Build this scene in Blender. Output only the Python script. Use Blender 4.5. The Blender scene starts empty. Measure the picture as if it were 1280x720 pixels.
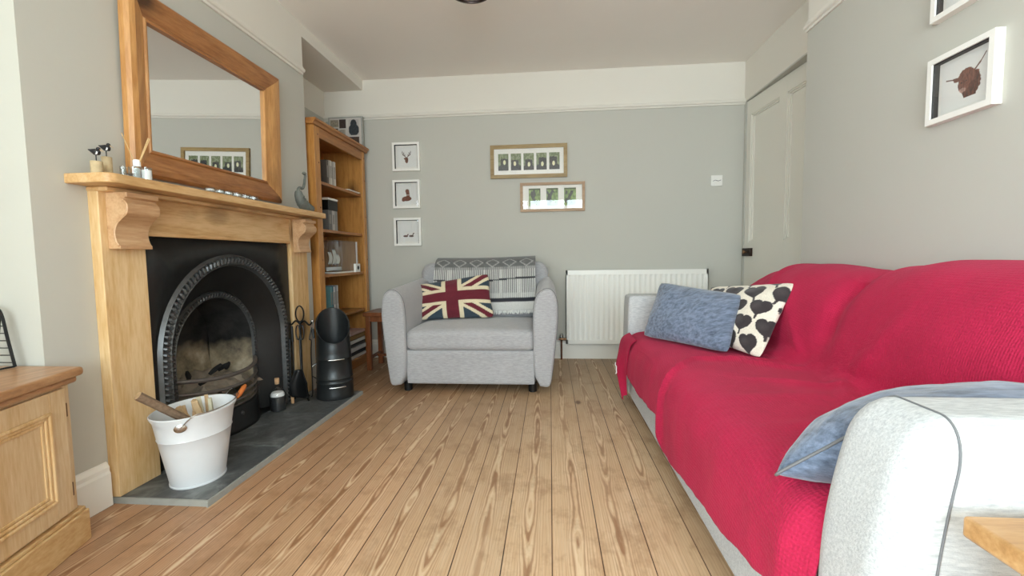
import bpy, bmesh, math, random
from mathutils import Vector, Matrix, noise
random.seed(7)
SC = bpy.context.scene
COL = SC.collection
PI = math.pi

# ------------------------------------------------------------------ camera, light, exposure
def make_camera():
    yaw, pitch, roll, H, f = -.0859, .0685, .0135, .92, 555.0
    cy, sy, cp, sp, cr, sr = math.cos(yaw), math.sin(yaw), math.cos(pitch), math.sin(pitch), math.cos(roll), math.sin(roll)
    F = Vector((sy*cp, cy*cp, -sp)); r = Vector((cy, -sy, 0)); d = F.cross(r)
    r2 = cr*r + sr*d; d2 = -sr*r + cr*d
    cam = bpy.data.cameras.new('camera'); o = bpy.data.objects.new('camera', cam); COL.objects.link(o)
    m = Matrix.Identity(4)
    for i in range(3):
        m[i][0] = r2[i]; m[i][1] = -d2[i]; m[i][2] = -F[i]
    m[0][3], m[1][3], m[2][3] = 0, 0, H
    o.matrix_world = m
    cam.sensor_width = 36; cam.lens = f/1280*36; cam.clip_start = .02
    SC.camera = o
make_camera()
SC.view_settings.view_transform = 'Standard'; SC.view_settings.look = 'None'
SC.view_settings.gamma = 1; SC.view_settings.use_curve_mapping = False
SC.view_settings.exposure = -0.76
SC.cycles.max_bounces = 14; SC.cycles.diffuse_bounces = 8; SC.cycles.glossy_bounces = 6; SC.cycles.transparent_max_bounces = 12
WIN = (-1.10, 1.35, .50, 2.26)          # bay window opening x0 x1 z0 z1 in the wall behind the camera
YW = -2.10                              # inner face of the window wall
w = bpy.data.worlds.new('sky'); SC.world = w; w.use_nodes = True
bg = w.node_tree.nodes['Background']; bg.inputs[0].default_value = (.90, .96, 1.0, 1); bg.inputs[1].default_value = 6.0
def area(name, loc, rot, sx, sy, power, color):
    l = bpy.data.lights.new(name, 'AREA'); l.shape = 'RECTANGLE'; l.size = sx; l.size_y = sy; l.energy = power; l.color = color
    o = bpy.data.objects.new(name, l); COL.objects.link(o); o.location = loc; o.rotation_euler = rot
    return o
area('window_daylight', ((WIN[0]+WIN[1])/2, YW-.32, (WIN[2]+WIN[3])/2+.1), (math.radians(94), 0, 0), 2.3, 1.7, 255, (.80, .93, 1.0))
area('added_side_fill', (-2.45, -1.22, 1.45), (math.radians(90), 0, math.radians(-90)), 1.3, 1.6, 310, (.80, .93, 1.0))  # added fill lamp from the left, brightens the right wall and sofa

# ------------------------------------------------------------------ colour and node helpers
def lin(c):
    if isinstance(c, str): c = tuple(int(c[i:i+2], 16) for i in (0, 2, 4))
    return tuple(((v/255)/12.92 if v/255 <= .04045 else ((v/255+.055)/1.055)**2.4) for v in c)
def C4(c): return (*lin(c), 1)
class NT:
    def __init__(s, name):
        s.m = bpy.data.materials.new(name); s.m.use_nodes = True; s.t = s.m.node_tree; s.n = s.t.nodes
        s.p = s.n['Principled BSDF']; s.out = s.n['Material Output']
    def node(s, typ, **k):
        n = s.n.new(typ)
        for a, b in k.items(): setattr(n, a, b)
        return n
    def link(s, a, b): s.t.links.new(a, b)
    def put(s, sock, v):
        if hasattr(v, 'is_output') or isinstance(v, bpy.types.NodeSocket): s.link(v, sock)
        else: sock.default_value = v
    def math(s, op, a, b=None, c=None, clamp=False):
        n = s.node('ShaderNodeMath', operation=op); n.use_clamp = clamp
        s.put(n.inputs[0], a)
        if b is not None: s.put(n.inputs[1], b)
        if c is not None: s.put(n.inputs[2], c)
        return n.outputs[0]
    def obj(s, scale=(1, 1, 1), rot=(0, 0, 0), loc=(0, 0, 0), coord='Object'):
        tc = s.node('ShaderNodeTexCoord'); mp = s.node('ShaderNodeMapping')
        s.link(tc.outputs[coord], mp.inputs[0])
        mp.inputs['Scale'].default_value = scale; mp.inputs['Rotation'].default_value = rot; mp.inputs['Location'].default_value = loc
        return mp.outputs[0]
    def noise(s, vec, scale, detail=3, rough=.5, dist=0.0):
        n = s.node('ShaderNodeTexNoise'); s.link(vec, n.inputs['Vector'])
        n.inputs['Scale'].default_value = scale; n.inputs['Detail'].default_value = detail
        n.inputs['Roughness'].default_value = rough; n.inputs['Distortion'].default_value = dist
        return n.outputs['Fac']
    def ramp(s, fac, stops, interp='LINEAR'):
        r = s.node('ShaderNodeValToRGB'); e = r.color_ramp.elements; r.color_ramp.interpolation = interp
        while len(e) < len(stops): e.new(.5)
        for i, (p, c) in enumerate(stops):
            e[i].position = p; e[i].color = C4(c) if not isinstance(c, float) else (c, c, c, 1)
        s.put(r.inputs[0], fac); return r.outputs[0]
    def mix(s, fac, a, b, blend='MIX'):
        n = s.node('ShaderNodeMix'); n.data_type = 'RGBA'; n.blend_type = blend
        s.put(n.inputs[0], fac); s.put(n.inputs[6], a); s.put(n.inputs[7], b); return n.outputs[2]
    def bump(s, h, strength, dist=.002):
        b = s.node('ShaderNodeBump'); b.inputs['Strength'].default_value = strength; b.inputs['Distance'].default_value = dist
        s.put(b.inputs['Height'], h); s.link(b.outputs[0], s.p.inputs['Normal'])
    def base(s, v): s.put(s.p.inputs['Base Color'], v)
    def set(s, **k):
        for a, b in k.items(): s.put(s.p.inputs[a.replace('_', ' ')], b)

def plain(name, col, rough=.5, metal=0.0, var=.06, nscale=30, bump=.0):
    s = NT(name); v = s.obj(); n = s.noise(v, nscale, 3)
    c = lin(col); lo = tuple(x*(1-var) for x in c); hi = tuple(min(1, x*(1+var)) for x in c)
    s.base(s.mix(n, (*lo, 1), (*hi, 1))); s.set(Roughness=rough, Metallic=metal)
    if bump: s.bump(n, bump)
    return s.m

def paint(name, col, var=.02, rough=.85):
    s = NT(name); v = s.obj(); n = s.noise(v, 2.5, 3); f = s.noise(v, 260, 2)
    c = lin(col); s.base(s.mix(n, (*[x*(1-var) for x in c], 1), (*[x*(1+var) for x in c], 1)))
    s.set(Roughness=rough); s.bump(f, .12, .001); return s.m

def pine(name, light, mid, dark, axis='Z', scale=1.0, rough=.45, contrast=1.0, knots=True):
    s = NT(name)
    st = {'X': (.12, 1, 1), 'Y': (1, .12, 1), 'Z': (1, 1, .12)}[axis]
    v = s.obj(scale=tuple(k*scale for k in st))
    warp = s.noise(v, 7, 2); fine = s.noise(v, 110, 4, .6); broad = s.noise(v, 3.2, 2)
    rings = s.math('SINE', s.math('ADD', s.math('MULTIPLY', warp, 40), s.math('MULTIPLY', broad, 26)))
    g = s.math('ADD', s.math('MULTIPLY', rings, .07*contrast), s.math('MULTIPLY', fine, .62))
    g = s.math('ADD', g, s.math('MULTIPLY', broad, .5))
    col = s.ramp(g, [(.20, dark), (.46, mid), (.72, light)])
    if knots:
        st2 = {'X': (.55, 1, 1), 'Y': (1, .55, 1), 'Z': (1, 1, .55)}[axis]
        vv = s.obj(scale=tuple(k*4.2*scale for k in st2), loc=(3.1, 1.7, 2.3))
        vo = s.node('ShaderNodeTexVoronoi'); vo.inputs['Scale'].default_value = 1.0; s.link(vv, vo.inputs['Vector'])
        d = s.math('ADD', vo.outputs['Distance'], s.math('MULTIPLY', fine, .05))
        k = s.ramp(d, [(.13, 1.0), (.20, .5), (.32, 0.0)])
        kc = tuple(x*.38 for x in lin(dark))
        col = s.mix(k, col, (*kc, 1))
    s.base(col); s.set(Roughness=rough); s.bump(g, .12, .001)
    return s.m

def fabric(name, c1, c2, streak='X', scale=60, sheen=.25, bump=.35, rough=.95):
    s = NT(name); st = {'X': (.18, 1, 1), 'Y': (1, .18, 1), 'Z': (1, 1, .18), 'N': (1, 1, 1)}[streak]
    v = s.obj(scale=st); n = s.noise(v, scale*3, 4, .65); b = s.noise(s.obj(), 4, 2); weave = s.noise(s.obj(), 500, 2)
    f = s.math('ADD', s.math('MULTIPLY', n, .8), s.math('MULTIPLY', b, .2))
    s.base(s.ramp(f, [(.34, c1), (.62, c2)])); s.set(Roughness=rough, Sheen_Weight=sheen, Sheen_Roughness=.5)
    s.bump(s.math('ADD', n, weave), bump, .0015); return s.m

def vcol(name, rough=.9, sheen=0.0, var=0.0, nscale=300, bump=.0):
    s = NT(name); a = s.node('ShaderNodeAttribute'); a.attribute_name = 'Col'
    c = a.outputs['Color']
    n = s.noise(s.obj(), nscale, 3)
    if var: c = s.mix(1.0, c, s.ramp(n, [(.3, 1.0-var), (.7, 1.0)]), 'MULTIPLY')
    s.base(c); s.set(Roughness=rough, Sheen_Weight=sheen)
    if bump: s.bump(n, bump)
    return s.m

def glassm(name, tint=(1, 1, 1), gloss=1.0, rough=.0):
    s = NT(name); s.n.remove(s.p)
    tr = s.node('ShaderNodeBsdfTransparent'); tr.inputs[0].default_value = (*tint, 1)
    gl = s.node('ShaderNodeBsdfGlossy'); gl.inputs['Roughness'].default_value = rough
    fr = s.node('ShaderNodeFresnel'); geo = s.node('ShaderNodeNewGeometry'); s.link(s.math('MULTIPLY_ADD', geo.outputs['Backfacing'], 1/1.5-1.5, 1.5), fr.inputs[0])
    mx = s.node('ShaderNodeMixShader'); s.link(s.math('MULTIPLY', fr.outputs[0], gloss, clamp=True), mx.inputs[0])
    s.link(tr.outputs[0], mx.inputs[1]); s.link(gl.outputs[0], mx.inputs[2]); s.link(mx.outputs[0], s.out.inputs[0]); return s.m

def floor_material():
    s = NT('pine_floorboards'); W = .1515
    tc = s.node('ShaderNodeTexCoord'); sx = s.node('ShaderNodeSeparateXYZ'); s.link(tc.outputs['Object'], sx.inputs[0])
    x, y = sx.outputs[0], sx.outputs[1]
    q = s.math('DIVIDE', s.math('ADD', x, 30*W), W); idx = s.math('FLOOR', q); fr = s.math('SUBTRACT', s.math('FRACT', q), .5)  # -.5 .. .5
    def vec(a, b, c):
        n = s.node('ShaderNodeCombineXYZ'); s.put(n.inputs[0], a); s.put(n.inputs[1], b); s.put(n.inputs[2], c); return n.outputs[0]
    def n3(a, b, c, sc, det=2, r=.5):
        return s.noise(vec(a, b, c), sc, det, r)
    seed = s.math('MULTIPLY', idx, 7.31)
    off = s.math('MULTIPLY', s.math('SUBTRACT', n3(seed, s.math('MULTIPLY', y, .55), 3.0, 1.0), .5), .7)   # heart line wanders across the board
    u = s.math('ADD', fr, off)
    nh = n3(seed, s.math('MULTIPLY', y, .75), 9.0, 1.0, 3, .5)
    wob = n3(s.math('MULTIPLY', x, 26), s.math('MULTIPLY', y, 4.2), seed, 1.0, 3, .6)
    u2 = s.math('MULTIPLY', u, u)
    h = s.math('ADD', s.math('MULTIPLY', u2, 95), s.math('ADD', s.math('MULTIPLY', nh, 26), s.math('MULTIPLY', wob, 2.4)))
    rings = s.math('MULTIPLY_ADD', s.math('SINE', s.math('MULTIPLY', h, 3.3)), .5, .5)
    strong = s.math('SUBTRACT', 1.0, s.math('MULTIPLY', s.math('ABSOLUTE', u), 3.4), clamp=True)    # bold figure near the heart, quiet at the edges
    pres = n3(seed, s.math('MULTIPLY', y, .5), 21.0, 1.0)
    strong = s.math('MULTIPLY', strong, s.ramp(pres, [(.34, .2), (.5, 1.0)]))
    wear = n3(s.math('MULTIPLY', x, 3.0), s.math('MULTIPLY', y, 1.6), 1.0, 1.0, 4, .6)
    streak = n3(s.math('MULTIPLY', x, 150), s.math('MULTIPLY', y, 5), seed, 1.0, 3, .6)
    tone = s.node('ShaderNodeTexWhiteNoise', noise_dimensions='1D'); s.link(idx, tone.inputs['W'])
    basec = s.ramp(s.math('ADD', s.math('MULTIPLY', streak, .45), s.math('MULTIPLY', wear, .6)), [(.25, 'b89876'), (.5, 'cbab87'), (.75, 'dfc7a7')])
    # boards towards the hearth are redder and less worn
    red = s.ramp(s.math('ADD', s.math('MULTIPLY', x, -.55), s.math('MULTIPLY', s.math('SUBTRACT', wear, .5), .8)), [(.08, 0.0), (.62, 1.0)])
    basec = s.mix(s.math('MULTIPLY', red, .65), basec, C4('ab7a58'))
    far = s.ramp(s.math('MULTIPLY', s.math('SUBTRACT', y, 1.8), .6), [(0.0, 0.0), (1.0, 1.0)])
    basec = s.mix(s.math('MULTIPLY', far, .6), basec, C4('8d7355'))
    dk = s.ramp(rings, [(.55, 0.0), (.9, 1.0)])
    col = s.mix(s.math('MULTIPLY', s.math('MULTIPLY', dk, strong), .85), basec, C4('8c6242'))
    lt = s.ramp(rings, [(.05, 1.0), (.26, 0.0)])
    col = s.mix(s.math('MULTIPLY', s.math('MULTIPLY', lt, strong), .75), col, C4('e0c8a6'))
    quiet = s.math('MULTIPLY', s.math('SUBTRACT', 1.0, strong), s.ramp(s.math('SINE', s.math('MULTIPLY', s.math('ADD', fr, s.math('MULTIPLY', wob, .10)), 95)), [(.5, 0.0), (1.0, 1.0)]))
    col = s.mix(s.math('MULTIPLY', quiet, .22), col, C4('7c5534'))
    # knots and nail stains
    vo = s.node('ShaderNodeTexVoronoi'); vo.inputs['Scale'].default_value = 1.0; s.link(vec(s.math('MULTIPLY', x, 4.4), s.math('MULTIPLY', y, 2.1), 0), vo.inputs['Vector'])
    k = s.ramp(s.math('ADD', vo.outputs['Distance'], s.math('MULTIPLY', wob, .05)), [(.08, 1.0), (.13, 0.0)])
    col = s.mix(s.math('MULTIPLY', k, .8), col, C4('4e2c17'))
    blot = n3(s.math('MULTIPLY', x, 9), s.math('MULTIPLY', y, 6), 5.0, 1.0, 4, .7)
    col = s.mix(s.math('MULTIPLY', s.ramp(blot, [(.50, 0.0), (.68, 1.0)]), .45), col, C4('8b6747'))
    tn = s.math('MULTIPLY_ADD', tone.outputs['Value'], .22, .86)
    tcol = s.node('ShaderNodeCombineColor'); [s.link(tn, tcol.inputs[i]) for i in range(3)]
    col = s.mix(1.0, col, tcol.outputs[0], 'MULTIPLY')
    gap = s.math('GREATER_THAN', s.math('ABSOLUTE', fr), .4885)
    gv = n3(seed, s.math('MULTIPLY', y, 2.0), 2.0, 1.0)
    gc = s.mix(s.ramp(gv, [(.4, 0.0), (.6, 1.0)]), C4('2c1b10'), C4('6b4a2e'))
    col = s.mix(gap, col, gc)
    s.base(col); s.set(Roughness=s.math('MULTIPLY_ADD', wear, .25, .33), Specular_IOR_Level=.35)
    hb = s.math('SUBTRACT', s.math('MULTIPLY', rings, .25), s.math('MULTIPLY', gap, 1.5))
    s.bump(hb, .35, .002)
    return s.m

def slate_material():
    s = NT('slate_tiles'); tc = s.node('ShaderNodeTexCoord'); v = s.obj()
    n = s.noise(v, 5, 5, .65, 1.2); f = s.noise(v, 40, 3)
    col = s.ramp(n, [(.32, '3a3d3e'), (.52, '56595a'), (.70, '7f8482')])
    s.base(col); s.set(Roughness=s.math('MULTIPLY_ADD', f, .3, .35)); s.bump(n, .4, .004); return s.m

def knit_material():
    s = NT('crimson_knit'); tc = s.node('ShaderNodeTexCoord'); sx = s.node('ShaderNodeSeparateXYZ'); s.link(tc.outputs['UV'], sx.inputs[0])
    v = s.obj(); n = s.noise(v, 5, 4, .6); f = s.noise(v, 220, 3); b = s.noise(v, 1.7, 2)
    ribs = s.math('SINE', s.math('ADD', s.math('MULTIPLY', sx.outputs[1], 640), s.math('MULTIPLY', s.noise(v, 9, 2), 9)))
    wv = s.math('SINE', s.math('MULTIPLY', sx.outputs[0], 900))
    rib = s.math('MULTIPLY', s.math('MULTIPLY_ADD', ribs, .5, .5), s.ramp(b, [(.42, .35), (.6, 1.0)]))
    col = s.ramp(s.math('ADD', s.math('MULTIPLY', n, .55), s.math('MULTIPLY', f, .45)), [(.3, '9e0836'), (.7, 'bb1044')])
    col = s.mix(s.math('MULTIPLY', rib, .08), col, C4('e2386e'))
    s.base(col); s.set(Roughness=.9, Sheen_Weight=.15, Sheen_Roughness=.4, Sheen_Tint=C4('ff7a9d'))
    s.bump(s.math('ADD', s.math('MULTIPLY', rib, .5), s.math('ADD', s.math('MULTIPLY_ADD', s.noise(v, 38, 4, .7), 2.2, f), s.math('MULTIPLY', wv, .15))), .6, .003); return s.m

def fireback_material():
    s = NT('sooty_firebrick'); tc = s.node('ShaderNodeTexCoord'); sx = s.node('ShaderNodeSeparateXYZ'); s.link(tc.outputs['Object'], sx.inputs[0])
    v = s.obj(); n = s.noise(v, 9, 4, .65); big = s.noise(v, 3.5, 3, .6)
    z = s.math('ADD', sx.outputs[2], s.math('MULTIPLY', s.math('SUBTRACT', big, .5), .28))
    brick = s.ramp(n, [(.3, '5a5146'), (.5, '93876f'), (.72, 'bdb19a')])
    soot = s.ramp(n, [(.35, '0a0a0a'), (.65, '2c2b2a')])
    s.base(s.mix(s.ramp(z, [(.36, 0.0), (.44, 1.0)]), brick, soot)); s.set(Roughness=.95); s.bump(n, .6, .006); return s.m

M = {}
M['grey_wall'] = paint('grey_wall_paint', 'bebdb4')
M['white_wall'] = paint('white_wall_paint', 'dfdbd1')
M['ceiling'] = paint('ceiling_paint', 'f0ece6')
M['gloss_white'] = paint('white_gloss_paint', 'eceae2', rough=.4)
M['door_white'] = paint('cream_door_paint', 'dedbd0', rough=.5)
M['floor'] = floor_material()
M['slate'] = slate_material()
M['grout'] = plain('pale_slate_edge', '9a9c96', .8, var=.15)
M['pine_pale_v'] = pine('pale_pine_upright', 'e0c294', 'cfa872', 'ab7c48', 'Z')
M['pine_pale_h'] = pine('pale_pine_level', 'd8b585', 'c39964', 'a07242', 'Y')
M['pine_carved'] = pine('carved_pine', 'cda981', 'b88e66', '94693f', 'Y', knots=False)
M['pine_orange_v'] = pine('honey_pine_upright', 'c08948', 'a97238', '875324', 'Z', rough=.35)
M['pine_orange_h'] = pine('honey_pine_level', 'ae763c', '955f2c', '74451c', 'Y', rough=.35)
M['pine_mirror_v'] = pine('waxed_pine_upright', 'cd9a5e', 'b27d46', '8d5a2c', 'Z', rough=.4)
M['pine_mirror_h'] = pine('waxed_pine_level', 'b07a48', '935e32', '6e421f', 'Y', rough=.4)
M['oak_worn'] = pine('stripped_pine_cabinet', 'dcc39c', 'cba97c', 'b28e60', 'Z', contrast=.6, knots=False)
M['oak_worn_h'] = pine('stripped_pine_cabinet_level', 'd6b886', 'c39a66', 'a97f4c', 'Y', contrast=.6, knots=False)
M['oak_top'] = pine('brown_cabinet_top', 'c0946a', 'a67a52', '835632', 'Y', rough=.3, knots=False)
M['oak_table'] = pine('oiled_oak', 'cfa878', 'b58a58', '8a6138', 'X', rough=.35, knots=False)
M['stool'] = pine('dark_red_brown_wood', '8a5230', '713f22', '522a14', 'Z', rough=.35, knots=False)
M['iron'] = plain('black_cast_iron', '1d1e1e', .48, 0.25, var=.3, nscale=60, bump=.15)
M['iron_hi'] = plain('burnished_cast_iron', '505151', .36, 0.4, var=.3, nscale=50, bump=.2)
M['grate'] = plain('grey_burnt_iron', '6a625c', .5, 0.4, var=.3, nscale=40, bump=.3)
M['black_metal'] = plain('satin_black_metal', '161718', .38, .3, var=.2)
M['scuttle'] = plain('dark_pewter_metal', '343738', .36, .55, var=.2, nscale=25)
M['chrome'] = plain('brushed_steel', 'c9cbcb', .25, 1.0)
M['white_enamel'] = plain('pale_grey_enamel', 'd9dee2', .32, 0, var=.03)
M['orange_wood'] = plain('orange_wooden_grip', 'b8672c', .5, var=.15)
M['bark'] = plain('brown_bark', '7a6450', .9, var=.6, nscale=90, bump=.8)
M['cutwood'] = plain('cut_kindling', 'bfa27c', .8, var=.2, nscale=50, bump=.3)
M['cutwood2'] = plain('grey_kindling', 'b9b39b', .8, var=.2, nscale=50, bump=.3)
M['fireback'] = fireback_material()
M['ash'] = plain('pale_ash', '8d8172', .95, var=.45, nscale=35, bump=.9)
M['charcoal'] = plain('charcoal', '161514', .9, var=.4, nscale=40, bump=.6)
M['sofa'] = fabric('light_grey_weave', 'a2a5a8', 'c6c8c8', 'X', 75, .08, .5)
M['chair_fabric'] = fabric('mid_grey_weave', '98989a', 'b0b0b2', 'X', 60)
M['seam'] = plain('grey_seam_thread', '6d6e70', .9)
M['blue'] = fabric('blue_grey_felt', '3f4a5b', '75839a', 'X', 22, .4, .6)
M['knit'] = knit_material()
M['red_cloth'] = fabric('red_cloth', 'a4093a', 'bd0f46', 'N', 60)
M['vc_cloth'] = vcol('woven_print', .95, .2, .25, 240, .4)
M['vc_print'] = vcol('paper_print', .8)
M['mat_white'] = plain('white_mount_card', 'e9e8e2', .8, var=.02)
M['frame_white'] = plain('white_frame_paint', 'efeee8', .5, var=.03)
M['frame_oak'] = pine('olive_oak_frame', 'a58d5e', '8e7445', '735a30', 'X', knots=False)
M['frame_oak2'] = pine('brown_oak_frame', 'b39472', '9a7a58', '7d5f40', 'X', knots=False)
M['lining'] = plain('black_lining', '1f1a1e', .8)
M['glass'] = glassm('picture_glass')
M['clear'] = glassm('clear_glass', (.93, .95, .95), 1.6, .02)
M['window_glass'] = glassm('window_glass', (.97, .98, .98), .6)
M['radiator'] = paint('radiator_enamel', 'f0efe8', rough=.35)
M['plastic'] = plain('white_plastic', 'e6e5df', .4, var=.02)
M['brass'] = plain('aged_brass', '7d5d42', .35, .8)
M['copper'] = plain('copper_pipe', '8b6650', .35, .8)
M['dark_knob'] = plain('dark_bronze', '2c1a14', .3, .5)
M['verdigris'] = plain('verdigris_bronze', '6f746e', .6, .2, var=.3, nscale=70, bump=.6)
M['driftwood'] = plain('driftwood', 'bda985', .85, var=.3, nscale=60, bump=.5)
M['bird_black'] = plain('black_painted_wood', '1c1c1f', .5)
M['white_ceramic'] = plain('white_ceramic', 'f0f0f0', .2, var=.02)
M['reed'] = plain('reed', 'c9a878', .8)
M['cork'] = plain('cork', 'c9a27a', .9, var=.25, nscale=120)
M['match'] = plain('dark_match_heads', '2a2b2d', .8, var=.6, nscale=140)
M['bristle'] = plain('black_bristle', '121212', .95, bump=.5)
m_ = NT('mirror_glass'); m_.base((.86, .87, .87, 1)); m_.set(Metallic=1.0, Roughness=.015); M['mirror'] = m_.m
PAPER = {}
def book_mat(c):
    if c not in PAPER: PAPER[c] = plain('book_cover_'+str(len(PAPER)), c, .6, var=.12, nscale=25)
    return PAPER[c]

# ------------------------------------------------------------------ mesh helpers
ORG = {}
def root(name, loc, label, cat, group=None):
    o = bpy.data.objects.new(name, None); o.empty_display_size = .05; COL.objects.link(o); o.location = loc
    o['label'] = label; o['category'] = cat
    if group: o['group'] = group
    ORG[o.name] = Vector(loc); return o
def tag(o, label, cat, group=None):
    o['label'] = label; o['category'] = cat
    if group: o['group'] = group
    return o
class MB:
    def __init__(s): s.v = []; s.f = []; s.c = []; s.uv = {}
    def add(s, vs, fs, cols=None):
        b = len(s.v); s.v += [Vector(p) for p in vs]; s.f += [tuple(b+i for i in f) for f in fs]
        if cols: s.c += cols
        return s
    def box(s, x0, x1, y0, y1, z0, z1):
        p = [(x, y, z) for z in (z0, z1) for y in (y0, y1) for x in (x0, x1)]
        return s.add(p, [(0, 2, 3, 1), (4, 5, 7, 6), (0, 1, 5, 4), (2, 6, 7, 3), (0, 4, 6, 2), (1, 3, 7, 5)])
    def obox(s, c, ax, ay, az):  # oriented box: centre and three half vectors
        c, ax, ay, az = map(Vector, (c, ax, ay, az))
        p = [c + ax*x + ay*y + az*z for z in (-1, 1) for y in (-1, 1) for x in (-1, 1)]
        return s.add(p, [(0, 2, 3, 1), (4, 5, 7, 6), (0, 1, 5, 4), (2, 6, 7, 3), (0, 4, 6, 2), (1, 3, 7, 5)])
    def loft(s, secs, cap=True, closed=True):
        n = len(secs[0]); vs = [p for sec in secs for p in sec]; fs = []
        for i in range(len(secs)-1):
            for j in range(n if closed else n-1):
                a, b = i*n+j, i*n+(j+1) % n; fs.append((a, b, b+n, a+n))
        if cap and closed:
            fs.append(tuple(range(n-1, -1, -1))); fs.append(tuple(range((len(secs)-1)*n, len(secs)*n)))
        return s.add(vs, fs)
    def prism(s, poly, axis, t0, t1):
        def mk(p, t):
            return {'X': (t, p[0], p[1]), 'Y': (p[0], t, p[1]), 'Z': (p[0], p[1], t)}[axis]
        return s.loft([[mk(p, t0) for p in poly], [mk(p, t1) for p in poly]])
    def lathe(s, prof, c, n=24, ax=(0, 0, 1), sx=1, sy=1, cap=True):
        c = Vector(c); z = Vector(ax).normalized(); x = Vector((1, 0, 0)) if abs(z.x) < .8 else Vector((0, 1, 0))
        y = z.cross(x).normalized(); x = y.cross(z)
        return s.loft([[c + z*h + (x*math.cos(2*PI*k/n)*sx + y*math.sin(2*PI*k/n)*sy)*r for k in range(n)] for r, h in prof], cap)
    def tube(s, pts, r, n=8, cap=True, closed=False):
        pts = [Vector(p) for p in pts]; secs = []; up = None; N = len(pts)
        for i, p in enumerate(pts):
            if closed: t = (pts[(i+1) % N] - pts[i-1]).normalized()
            else: t = (pts[min(i+1, N-1)] - pts[max(i-1, 0)]).normalized()
            if up is None: up = Vector((0, 0, 1)) if abs(t.z) < .9 else Vector((1, 0, 0))
            x = t.cross(up).normalized(); y = x.cross(t).normalized(); up = y
            rr = r[i] if isinstance(r, (list, tuple)) else r
            secs.append([p + (x*math.cos(2*PI*k/n) + y*math.sin(2*PI*k/n))*rr for k in range(n)])
        if closed: secs.append(secs[0])
        return s.loft(secs, cap and not closed)
    def sphere(s, c, rx, ry=None, rz=None, n=12, m=8):
        ry = ry or rx; rz = rz or rx; c = Vector(c)
        return s.loft([[c + Vector((rx*math.sin(PI*i/m)*math.cos(2*PI*k/n), ry*math.sin(PI*i/m)*math.sin(2*PI*k/n), rz*math.cos(PI*i/m))) for k in range(n)] for i in range(m+1)][::-1] if 0 else
                      [[c + Vector((rx*max(.001, math.sin(PI*i/m))*math.cos(2*PI*k/n), ry*max(.001, math.sin(PI*i/m))*math.sin(2*PI*k/n), -rz*math.cos(PI*i/m))) for k in range(n)] for i in range(m+1)])
    def rbox(s, x0, x1, y0, y1, z0, z1, r, n=14, fn=None):
        """rounded box on a dense cube grid; fn moves each point"""
        c = Vector(((x0+x1)/2, (y0+y1)/2, (z0+z1)/2)); h = Vector(((x1-x0)/2, (y1-y0)/2, (z1-z0)/2))
        rr = r if isinstance(r, (tuple, list)) else (r, r, r)
        idx = {}; vs = []; fs = []
        def P(q):
            key = tuple(round(t, 5) for t in q)
            if key in idx: return idx[key]
            # spread samples so that corners get enough
            e = [math.copysign(abs(t)**.75, t) if t else 0 for t in q]
            p = [e[i]*h[i] for i in range(3)]
            inner = [max(-(h[i]-rr[i]), min(h[i]-rr[i], p[i])) for i in range(3)]
            d = [(p[i]-inner[i])/rr[i] for i in range(3)]
            m = max(abs(t) for t in d); L = math.sqrt(sum(t*t for t in d))
            if L > 1e-6:
                d = [t*m/L for t in d]
            v = Vector([inner[i] + d[i]*rr[i] for i in range(3)]) + c
            if fn: v = Vector(fn(v, q))
            idx[key] = len(vs); vs.append(v); return idx[key]
        g = [-1 + 2*i/n for i in range(n+1)]
        for ax in range(3):
            for sg in (-1, 1):
                o = [a for a in range(3) if a != ax]
                for i in range(n):
                    for j in range(n):
                        q = []
                        for a, b in ((i, j), (i+1, j), (i+1, j+1), (i, j+1)):
                            t = [0, 0, 0]; t[ax] = sg; t[o[0]] = g[a]; t[o[1]] = g[b]; q.append(P(t))
                        flip = (sg < 0) ^ (ax == 1)
                        fs.append(tuple(q[::-1] if flip else q))
        return s.add(vs, fs)
    def grid(s, fn, nu, nv, colfn=None):
        vs = []; cs = []
        for j in range(nv+1):
            for i in range(nu+1):
                u, v = i/nu, j/nv; vs.append(fn(u, v))
                if colfn: cs.append(colfn(u, v))
        fs = [(j*(nu+1)+i, j*(nu+1)+i+1, (j+1)*(nu+1)+i+1, (j+1)*(nu+1)+i) for j in range(nv) for i in range(nu)]
        return s.add(vs, fs, cs or None)
    def build(s, name, mat, parent=None, smooth=True, bevel=0, solid=0, kind=None, subsurf=0, uv=None, fix=True, offset=-1, angle=35):
        org = ORG.get(parent.name, Vector()) if parent else Vector()
        me = bpy.data.meshes.new(name); me.from_pydata([tuple(p-org) for p in s.v], [], s.f); me.update()
        mats = mat if isinstance(mat, list) else [mat]
        for m in mats: me.materials.append(M[m] if isinstance(m, str) else m)
        if s.c:
            a = me.color_attributes.new('Col', 'FLOAT_COLOR', 'POINT')
            for i, c in enumerate(s.c): a.data[i].color = (*c, 1)
        if uv:
            l = me.uv_layers.new(name='UVMap')
            for li, loop in enumerate(me.loops): l.data[li].uv = uv[loop.vertex_index]
        if fix:
            bm = bmesh.new(); bm.from_mesh(me); bmesh.ops.recalc_face_normals(bm, faces=bm.faces); bm.to_mesh(me); bm.free()
        if smooth:
            me.polygons.foreach_set('use_smooth', [True]*len(me.polygons))
            me.set_sharp_from_angle(angle=math.radians(angle))
        o = bpy.data.objects.new(name, me); COL.objects.link(o)
        if parent: o.parent = parent
        ORG[o.name] = org
        if solid:
            md = o.modifiers.new('solid', 'SOLIDIFY'); md.thickness = solid; md.offset = offset
        if bevel:
            md = o.modifiers.new('bevel', 'BEVEL'); md.width = bevel; md.segments = 3; md.limit_method = 'ANGLE'; md.angle_limit = math.radians(40)
            md.harden_normals = False
        if subsurf:
            md = o.modifiers.new('sub', 'SUBSURF'); md.levels = subsurf; md.render_levels = subsurf
        if kind: o['kind'] = kind
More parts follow.
